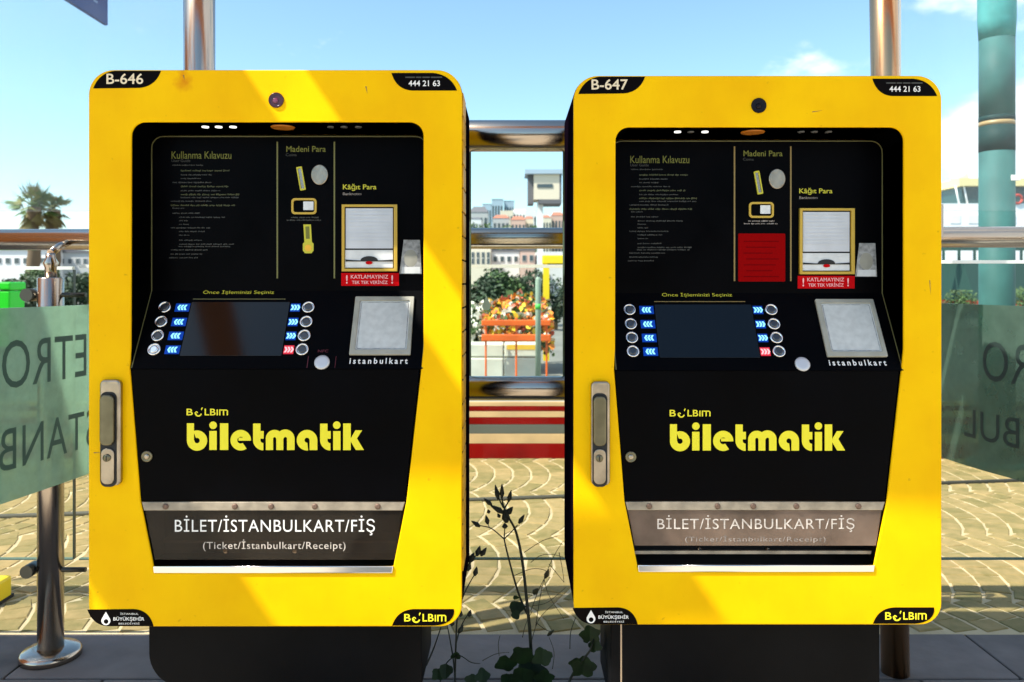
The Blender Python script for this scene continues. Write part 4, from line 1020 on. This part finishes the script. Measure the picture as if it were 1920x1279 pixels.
def tall_weed():
    Y = 2.33; b = WP(702, 1450, Y); t = thing('weed', 'tall dark weed with spiky seed heads growing between the two machines', 'weed', (b.x, Y, GZ)); T = Matrix.Translation((-b.x, -Y, -GZ))
    bm = bmesh.new()
    stemm(bm, [(706, 1450), (700, 1279), (686, 1000), (672, 850), (640, 560), (602, 380), (560, 295), (530, 235)], .0058, .0032, Y)
    stemm(bm, [(668, 870), (625, 770), (590, 660), (548, 500), (530, 420)], .0036, .0022, Y)
    stemm(bm, [(530, 420), (480, 375), (440, 350), (380, 338)], .0020, .0014, Y); stemm(bm, [(530, 420), (532, 380), (535, 345)], .0020, .0016, Y)
    stemm(bm, [(530, 420), (575, 375), (610, 335)], .0020, .0014, Y); stemm(bm, [(440, 350), (434, 330)], .0015, .0012, Y)
    stemm(bm, [(555, 290), (525, 215), (515, 160)], .0030, .0020, Y); stemm(bm, [(545, 270), (480, 235), (440, 205)], .0032, .0020, Y)
    stemm(bm, [(530, 240), (552, 200), (565, 170)], .0026, .0018, Y); stemm(bm, [(525, 230), (500, 180), (488, 150)], .0026, .0018, Y)
    stemm(bm, [(670, 830), (640, 820), (610, 835)], .0022, .0014, Y)
    obj('stem', bm, M['weed'], t, T)
    for c0, c1, r in (((495, 180), (476, 92), .008), ((516, 175), (517, 85), .0075), ((556, 195), (572, 125), .0075), ((455, 215), (408, 175), .0075), ((530, 265), (445, 215), .009), ((545, 270), (582, 225), .010),
                      ((545, 320), (530, 235), .013), ((440, 265), (432, 240), .006), ((432, 330), (420, 275), .0075), ((385, 345), (332, 310), .0075), ((535, 355), (533, 322), .0095), ((618, 325), (652, 272), .0075), ((505, 290), (490, 265), .006)):
        b_ = bmesh.new(); bud(b_, c0, c1, r, Y); obj('seed_head', b_, M['weed'], t, T)
    for i, (c, rx, a, lb) in enumerate((((605, 830), 42, .4, 3), ((600, 770), 18, .0, 3), ((600, 875), 25, 1.0, 3), ((540, 1165), 62, .3, 4), ((640, 1115), 72, .9, 5), ((760, 1125), 58, 2.0, 4), ((700, 1215), 85, .1, 5), ((640, 1240), 70, .6, 4), ((770, 1250), 60, 1.6, 5), ((555, 1265), 50, .8, 4))):
        leaf_part(t, T, c, rx, a, Y - .02 * (i % 3), lb, i)
def left_weed():
    Y = 2.27; b = WP(238, 1450, Y); t = thing('weed', 'thin dark weed leaning against the right side of the B-646 machine', 'weed', (b.x, Y, GZ)); T = Matrix.Translation((-b.x, -Y, -GZ))
    bm = bmesh.new()
    stemm(bm, [(236, 1450), (234, 1279), (240, 1050), (250, 880), (285, 760), (330, 670), (355, 630)], .0034, .0014, Y)
    stemm(bm, [(236, 1279), (225, 1150), (200, 1000), (185, 930)], .0026, .0014, Y); stemm(bm, [(60, 1180), (105, 1080), (150, 950)], .0030, .0016, Y)
    stemm(bm, [(240, 1050), (265, 960), (300, 890), (322, 865)], .0022, .0012, Y); stemm(bm, [(120, 1450), (165, 1200), (250, 1120), (330, 1160), (385, 1168)], .0022, .0010, Y)
    stemm(bm, [(255, 870), (275, 700), (310, 590), (350, 530), (395, 490)], .0030, .0016, Y)
    obj('stem', bm, M['weed'], t, T)
    for c0, c1, r in (((352, 640), (366, 585), .008), ((318, 885), (328, 845), .0075), ((255, 985), (285, 935), .0075), ((265, 885), (272, 850), .0075), ((215, 940), (222, 905), .0075), ((365, 520), (385, 460), .009), ((390, 520), (424, 470), .008), ((320, 560), (350, 500), .010), ((310, 610), (325, 560), .009)):
        b_ = bmesh.new(); bud(b_, c0, c1, r, Y); obj('seed_head', b_, M['weed'], t, T)
    for i, (c, rx, a, lb) in enumerate((((180, 1210), 40, .3, 3), ((240, 1120), 30, 1.3, 3), ((130, 1230), 34, .8, 4), ((400, 1240), 42, .2, 4), ((330, 1265), 36, 1.1, 4))):
        leaf_part(t, T, c, rx, a, Y, lb, 20 + i, 'weed_leaf')
def ivy():
    Y = 2.22; b = WP(930, 1450, Y); t = thing('ivy_sprig', 'dark ivy sprig curling round the lower left of the B-647 machine', 'ivy', (b.x, Y, GZ)); T = Matrix.Translation((-b.x, -Y, -GZ))
    bm = bmesh.new(); stemm(bm, [(900, 1450), (925, 1270), (1000, 1150), (1050, 1080), (1075, 990)], .0042, .0022, Y); stemm(bm, [(925, 1080), (930, 980), (960, 890)], .0014, .0010, Y)
    obj('stem', bm, M['weed'], t, T)
    for i, (c, rx, a, lb) in enumerate((((1045, 990), 60, .5, 5), ((1005, 1185), 75, .2, 5), ((1075, 1060), 40, 1.2, 4), ((960, 1160), 42, 1.5, 4))): leaf_part(t, T, c, rx, a, Y, lb, 40 + i)
def grass():
    Y = 2.42; bm = bmesh.new()
    for pts in ([(720, 940), (760, 700), (820, 540), (885, 430)], [(690, 560), (750, 518), (820, 512), (885, 528)], [(650, 500), (760, 430), (850, 402)], [(700, 820), (790, 800), (900, 710)], [(590, 640), (690, 600), (770, 605), (800, 640)],
                [(690, 850), (740, 720), (790, 620)], [(640, 1010), (660, 930), (700, 850)], [(800, 570), (850, 630), (890, 680)], [(770, 660), (800, 760), (890, 900)], [(860, 500), (880, 600), (890, 680)], [(720, 920), (790, 970), (830, 965)], [(690, 1050), (740, 900), (850, 790)],
                [(500, 1120), (495, 1050), (505, 1000)], [(820, 1200), (830, 1100), (800, 1010)], [(400, 1150), (480, 1110), (560, 1100)]):
        stemm(bm, pts, .0012, .0007, Y)
    for c0, c1, r in (((775, 655), (798, 600), .008), ((705, 750), (735, 715), .010), ((790, 1000), (830, 965), .006), ((590, 770), (610, 765), .006)): bud(bm, c0, c1, r, Y)
    tag(obj('grass_stems', bm, M['grass']), 'thin dry grass stems arching beside the tall weed', 'grass')
tall_weed(); left_weed(); ivy(); grass()

# ------------------------------------------------------------------ far side: palms, shrubs, buildings, hill, ferry
M['trunk'] = mat('palm trunk', (0.13, 0.09, 0.05), 0.9, bump=0.6, bscale=12)
M['palm_a'] = mat('palm green', (0.10, 0.16, 0.04), 0.6); M['palm_b'] = mat('palm olive', (0.22, 0.22, 0.05), 0.6); M['palm_c'] = mat('dry frond', (0.20, 0.16, 0.05), 0.7)
def palm(px, py, Y, size, label, seed):
    r = random.Random(seed); p = PX(px, py, Y); t = thing('palm_tree', label, 'palm tree', (p.x, Y, GZ), 'palm trees on the left'); T = Matrix.Translation((-p.x, -Y, -GZ))
    bm = bmesh.new(); n = 14; pts = [(p.x + .05 * math.sin(i), Y, GZ + (p.z - GZ) * i / n) for i in range(n + 1)]
    tube(bm, pts, [.22 + (.03 if i % 2 else 0) for i in range(n + 1)], 12); obj('trunk', bm, M['trunk'], t, T)
    bm = bmesh.new()
    for k in range(64):
        az = r.uniform(0, 2 * math.pi); el = r.uniform(-1.25, 1.45); L = size * r.uniform(.75, 1.1)
        d = Vector((math.cos(az) * math.cos(el), math.sin(az) * math.cos(el), math.sin(el))); side = d.cross(Vector((0, 0, 1))).normalized(); mi = 2 if el < -.45 or (el > 1.1 and r.random() < .6) else r.choice((0, 0, 1))
        o = p + Vector((0, 0, 0)); mid = o + d * L * .5
        for j in range(13):
            f = (j - 6) / 6; a = f * 1.15; u = (d * math.cos(a) + side * math.sin(a)).normalized(); ll = L * .55 * (1 - .25 * abs(f)) * r.uniform(.85, 1.1)
            tip = mid + u * ll - Vector((0, 0, L * .16 * (0.5 + abs(f)))); w = side * (.028 if abs(f) < .7 else .02) * size + Vector((0, 0, .012))
            fc = bm.faces.new([bm.verts.new(mid - w), bm.verts.new(mid + w), bm.verts.new(mid.lerp(tip, .6) + w * .8), bm.verts.new(tip), bm.verts.new(mid.lerp(tip, .6) - w * .8)]); fc.material_index = mi
        fc = bm.faces.new([bm.verts.new(o - side * .02), bm.verts.new(o + side * .02), bm.verts.new(mid + side * .02), bm.verts.new(mid - side * .02)]); fc.material_index = mi
    obj('crown', bm, [M['palm_a'], M['palm_b'], M['palm_c']], t, T)
palm(62, 388, 30, 1.0, 'broader palm tree with a brown tipped crown on the left', 1)
palm(100, 392, 31, .78, 'slimmer palm tree just right of the broad palm', 2)

def shrub(px, py_top, Y, w, label, seed, m='leaf'):
    r = random.Random(seed); p = PX(px, py_top, Y); t = thing('shrub', label, 'shrub', (p.x, Y, GZ), 'shrubs beyond the balustrade'); T = Matrix.Translation((-p.x, -Y, -GZ))
    H = p.z - GZ; bm = bmesh.new(); tube(bm, [(p.x, Y, GZ), (p.x, Y, GZ + H * .4)], .05 * w, 6); obj('trunk', bm, M['trunk'], t, T)
    bm = bmesh.new()
    cl = [(r.uniform(-.4, .4) * w, r.uniform(-.3, .3) * w, r.uniform(.3, .85) * H, r.uniform(.18, .34) * w) for _ in range(9)]
    for k in range(1700):
        cx, cy, cz, cr = r.choice(cl); v = Vector((r.gauss(0, 1), r.gauss(0, 1), r.gauss(0, 1))).normalized() * cr * r.uniform(.6, 1.05)
        c = Vector((p.x + cx, Y + cy, GZ + cz)) + Vector((v.x, v.y, v.z * H / w * .9)); c.z = min(max(c.z, GZ + .03), p.z); a = Vector((r.gauss(0, 1), r.gauss(0, 1), r.gauss(0, 1))).normalized() * .045 * w; b_ = a.orthogonal().normalized() * .028 * w
        bm.faces.new([bm.verts.new(c - a), bm.verts.new(c + b_), bm.verts.new(c + a), bm.verts.new(c - b_)])
    obj('crown', bm, [M[m]], t, T)
shr = [(30, 512, 24, 1.6, 'low shrub behind the green bin', 'leaf_dark'), (75, 508, 25, 1.4, 'olive shrub straight behind the left handrail post', 'leaf'), (130, 512, 24, 1.5, 'dark shrub beneath the handrail beside the B-646 machine', 'leaf_dark'),
       (895, 506, 22, 1.4, 'dark shrub seen just right of the B-646 machine', 'leaf_dark'), (935, 505, 22, 1.4, 'low green shrub behind the flower bed', 'leaf'), (975, 507, 22, 1.4, 'dark shrub left of the pale green post', 'leaf_dark'), (1042, 512, 20, 1.1, 'dark shrub right of the yellow mast', 'leaf_dark'),
       (1785, 545, 20, .8, 'small pale shrub right of the B-647 machine', 'leaf'), (1908, 535, 20, .9, 'small green shrub right of the teal column', 'leaf')]
for i, (px, py, Y, w, l, m) in enumerate(shr): shrub(px, py, Y, w, l, 50 + i, m)

M['wall_w'] = mat('white render', (0.70, 0.70, 0.68), 0.8, var=0.06, vscale=.6); M['wall_c'] = mat('cream render', (0.68, 0.60, 0.46), 0.8); M['wall_p'] = mat('pink render', (0.60, 0.40, 0.32), 0.8)
M['wall_b'] = mat('blue grey cladding', (0.34, 0.44, 0.52), 0.5); M['wall_g'] = mat('grey render', (0.42, 0.43, 0.42), 0.8); M['roof_t'] = mat('terracotta tiles', (0.40, 0.15, 0.09), 0.8); M['roof_d'] = mat('dark roof', (0.12, 0.12, 0.13), 0.8)
M['win'] = mat('window glass', (0.06, 0.08, 0.09), 0.15)
def building(name, px0, px1, py_t, Y, wall, label, roof=None, rh=0.0, wins=(4, 3), zb=None, depth=8.0, group=None, single=False, cat='building', wy=None):
    a, b = PX(px0, py_t, Y), PX(px1, py_t, Y); zb = GZ if zb is None else zb; cx = (a.x + b.x) / 2
    t = thing(name, label, cat, (cx, Y, zb), group); H = a.z - zb; W2 = (b.x - a.x) / 2
    w = obj('wall', boxm(-W2, W2, 0, depth, 0, H), M[wall], t)
    if roof:
        bm = bmesh.new(); o = .04 * W2 + .02
        if rh > 0:
            v = [bm.verts.new(p) for p in ((-W2 - o, -o, H + .002), (W2 + o, -o, H + .002), (W2 + o, depth + o, H + .002), (-W2 - o, depth + o, H + .002), (-W2 * .6, depth / 2, H + rh), (W2 * .6, depth / 2, H + rh))]
            for f in ((0, 1, 5, 4), (1, 2, 5), (2, 3, 4, 5), (3, 0, 4), (3, 2, 1, 0)): bm.faces.new([v[i] for i in f])
        else: box(bm, -W2 - o, W2 + o, -o, depth + o, H + .002, H + .15)
        obj('roof', bm, M[roof], t)
    nx, nz = wins; bm = bmesh.new()
    for i in range(nx):
        for k in range(nz):
            x = -W2 + (i + .5) * 2 * W2 / nx; z = H * (k + .5) / nz if wy is None else wy[k] - zb; ww = W2 / nx * .55; hh = (H / nz * .28) if wy is None else .22
            if single:
                f = obj('window', boxm(x - ww, x + ww, -.04, -.002, z - hh, z + hh), M['wall_g'], t); obj('pane', boxm(x - ww * .85, x + ww * .85, -.045, -.041, z - hh * .85, z + hh * .85), M['win'], f)
            else: box(bm, x - ww, x + ww, -.06, -.002, z - hh, z + hh)
    if not single: o = obj('windows', bm, M['win'], t); o['kind'] = 'stuff'
    else: bm.free()
    return t
WZ = lambda py, Y: PX(0, py, Y).z
building('waterfront_building', -60, 90, 468, 60, 'wall_w', 'white low waterfront building with dark windows behind the palms', 'roof_d', 0, (9, 1), single=True, wy=[WZ(489, 60)])
building('waterfront_building', 96, 210, 474, 62, 'wall_g', 'grey low waterfront building left of the B-646 machine', 'roof_d', 0, (8, 1), single=True, wy=[WZ(490, 62)])
building('waterfront_building', 872, 920, 466, 58, 'wall_c', 'cream kiosk building at the left of the gap between the machines', None, 0, (5, 2), wy=[WZ(478, 58), WZ(490, 58)], single=True)
building('waterfront_building', 922, 974, 472, 60, 'wall_w', 'long white kiosk building in the middle of the gap between the machines', 'roof_d', 0, (4, 1), wy=[WZ(486, 60)], single=True)
building('waterfront_building', 976, 1003, 470, 57, 'wall_p', 'brownish kiosk beside the white kiosk in the gap', 'roof_d', 0, (2, 1), wy=[WZ(484, 57)], single=True)
building('waterfront_building', 1006, 1075, 472, 61, 'wall_w', 'white kiosk building behind the yellow mast', None, 0, (4, 1), wy=[WZ(488, 61)], single=True)

# hill across the water
def hill():
    bm = bmesh.new(); nx, ny = 90, 16; V = []
    r = random.Random(5); ph = [(r.uniform(.004, .02), r.uniform(0, 6), r.uniform(1, 3)) for _ in range(6)]
    for j in range(ny + 1):
        row = []
        for i in range(nx + 1):
            x = -520 + 1040 * i / nx; y = 235 + 200 * j / ny
            hgt = (6 + 20 * math.exp(-((x + 2) / 60) ** 2) + 5 * math.exp(-((x + 150) / 80) ** 2)) * math.sin(math.pi * min(1, j / ny * 1.15) * .5) + sum(a * math.sin(f * x + p + y * .02) for f, p, a in ph) * .4 * (j / ny)
            row.append(bm.verts.new((x, y, -1.7 + max(hgt, 0) if j else -2.2)))
        V.append(row)
    for j in range(ny):
        for i in range(nx): f = bm.faces.new((V[j][i], V[j][i + 1], V[j + 1][i + 1], V[j + 1][i])); f.smooth = True
    struct(obj('hill', bm, M['ground_far']))
hill()
G = 'houses on the far hillside'
H_ = [(880, 915, 398, 300, 'wall_g', 'grey hillside house with a dark pitched roof at the far left of the gap', 'roof_d', 2.6), (905, 921, 383, 360, 'wall_b', 'narrow blue grey block left of the twin towers', 'roof_d', 0),
      (922, 943, 374, 400, 'wall_b', 'taller blue grey tower block on the skyline', 'roof_d', 0), (945, 964, 377, 405, 'wall_b', 'shorter blue grey tower block right of the taller one', 'roof_d', 0),
      (938, 962, 395, 320, 'wall_c', 'cream hillside house below the tower blocks', None, 0), (962, 985, 392, 325, 'wall_w', 'white hillside house with a flat top in the middle of the skyline', None, 0), (984, 1006, 396, 318, 'wall_w', 'white hillside house left of the cabin column', None, 0),
      (924, 955, 409, 280, 'wall_g', 'low grey house with a brown roof on the lower slope', 'roof_t', 1.5), (958, 985, 412, 275, 'wall_p', 'pink house with a terracotta roof on the lower slope', 'roof_t', 1.6), (984, 1000, 410, 278, 'wall_c', 'small cream house beside the pink house', 'roof_t', 1.2),
      (1012, 1034, 408, 270, 'wall_c', 'cream house seen under the raised cabin', 'roof_t', 1.2), (1034, 1058, 404, 272, 'wall_p', 'pink house at the right end of the hillside', 'roof_t', 1.6), (882, 902, 411, 268, 'wall_w', 'small white house low on the left slope', 'roof_d', 1.0),
      (1008, 1028, 399, 330, 'wall_w', 'white block behind the cabin column', None, 0)]
for px0, px1, py, Y, w, l, rf, rh in H_:
    building('hillside_house', px0, px1, py, Y, w, l, rf, rh, (4, 3), zb=-1.0, depth=10, group=G, cat='house')
r3 = random.Random(11)
for i, (px, py, Y, w, l) in enumerate(((888, 418, 262, 7, 'dark tree at the left foot of the hillside'), (912, 417, 260, 8, 'green tree below the grey hillside house'), (950, 421, 258, 7, 'round tree in front of the brown roofed house'), (1000, 420, 256, 6, 'tree right of the pink house'))):
    p = PX(px, py, Y); t = thing('hillside_tree', l, 'tree', (p.x, Y, -1.5), 'trees on the far hillside'); H = p.z + 1.5
    obj('trunk', tubem([(0, 0, 0), (0, 0, H * .6)], .3, 6), M['trunk'], t); bm = bmesh.new()
    for k in range(500):
        v = Vector((r3.gauss(0, 1), r3.gauss(0, 1), r3.gauss(0, 1))).normalized() * r3.uniform(.6, 1); c = Vector((v.x * w / 2, v.y * w / 2, H * .65 + v.z * H * .35)); a = Vector((r3.gauss(0, 1), r3.gauss(0, 1), r3.gauss(0, 1))).normalized() * .5; b_ = a.orthogonal().normalized() * .4
        bm.faces.new([bm.verts.new(c - a), bm.verts.new(c + b_), bm.verts.new(c + a), bm.verts.new(c - b_)])
    obj('crown', bm, M['leaf'], t)

# raised control cabin on a column
def cabin():
    Y = 40; z = lambda py: PX(0, py, Y).z; x = lambda px: PX(px, 0, Y).x
    cx = x(1014); t = thing('control_cabin', 'raised white control cabin on a slim column under a grey slab roof', 'control cabin', (cx, Y, GZ)); T = Matrix.Translation((-cx, -Y, -GZ))
    obj('column', boxm(x(1008), x(1019), Y + .4, Y + .75, GZ, z(376)), M['wall_w'], t, T)
    obj('cabin_wall', boxm(x(1001), x(1049), Y, Y + 1.6, z(374), z(327)), M['wall_c'], t, T)
    obj('side_wall', boxm(x(990), x(1001) - .002, Y + .3, Y + 1.6, z(381), z(327)), M['roof_d'], t, T)
    obj('floor_slab', boxm(x(1010), x(1053), Y - .05, Y + 1.7, z(382), z(374.5)), M['roof_d'], t, T)
    obj('roof', boxm(x(984), x(1055), Y - .15, Y + 1.8, z(326.5), z(318)), M['wall_b'], t, T)
    obj('notice_board', boxm(x(1007), x(1036), Y - .03, Y - .002, z(352), z(345)), M['win'], t, T)
    obj('corner_post', boxm(x(1049) + .002, x(1053), Y, Y + .1, z(374), z(327)), M['roof_d'], t, T)
cabin()

# ferry
M['hull'] = mat('dark green hull', (0.03, 0.075, 0.06), 0.4); M['boot'] = mat('red boot top', (0.45, 0.05, 0.03), 0.5); M['cream'] = mat('cream paint', (0.75, 0.62, 0.30), 0.5); M['bridge_glass'] = mat('bridge window', (0.02, 0.06, 0.06), 0.1)
def ferry():
    Y = 90; z = lambda py: PX(0, py, Y).z; x = lambda px: PX(px, 0, Y).x
    cx = x(1900); t = thing('ferry', 'white passenger ferry with a dark green hull moored on the right', 'ferry', (cx, Y, -1.6)); T = Matrix.Translation((-cx, -Y, 1.6))
    xa, xb = x(1705), x(2150)
    def hullm(z0, z1, in0, in1):
        bm = bmesh.new(); ra = []
        for zz, ins in ((z0, in0), (z1, in1)):
            ra.append([bm.verts.new(p) for p in ((xa + ins, Y + 5, zz), (xa + ins + 5, Y, zz), (xb, Y, zz), (xb, Y + 10, zz), (xa + ins + 5, Y + 10, zz))])
        for k in range(5): bm.faces.new((ra[0][k], ra[0][(k + 1) % 5], ra[1][(k + 1) % 5], ra[1][k]))
        bm.faces.new(ra[0][::-1]); bm.faces.new(ra[1]); return bm
    obj('boot_top', hullm(-1.7, z(563), 3.0, 2.4), M['boot'], t, T)
    h = obj('hull', hullm(z(563) + .002, z(432), 2.4, 0), M['hull'], t, T)
    obj('lower_deck', boxm(x(1735), xb - .5, Y + 1, Y + 9, z(432) + .002, z(380)), M['white'], t, T)
    for i in range(14):
        a = x(1743) + i * 1.75
        f = obj('window', boxm(a, a + 1.35, Y - .05, Y - .002, z(492), z(470)), M['white'], t, T); obj('pane', boxm(a + .15, a + 1.2, Y - .06, Y - .051, z(490), z(472)), M['white'], f)
    for i in range(10):
        a = x(1755) + i * 2.1; obj('window', boxm(a, a + 1.2, Y + .95, Y + .998, z(418), z(402)), M['wall_w'], t, T)
    obj('bridge_glazing', boxm(x(1822), x(1990), Y + 2, Y + 7, z(380) + .002, z(346)), M['bridge_glass'], t, T)
    for px in (1816, 1832, 1905, 1915, 1960): obj('bridge_frame', tubem([(x(px), Y + 1.9, z(379)), (x(px) - .45, Y + 1.85, z(345))], .10, 8), M['white'], t, T)
    obj('bridge_roof', boxm(x(1813), x(2000), Y + 1.5, Y + 7.5, z(345.5), z(331)), M['cream'], t, T)
    obj('funnel', lathe(bmesh.new(), [(1.0, 0), (.9, 1.0), (.5, 1.6), (.1, 1.75)], 20, (x(1836), Y + 4, z(330.8))), M['white'], t, T)
    obj('life_ring', tubem([(x(1918) + .5 * math.cos(R(a)), Y + .93, z(372) + .5 * math.sin(R(a))) for a in range(0, 361, 30)], .14, 8), M['boot'], t, T)
ferry()
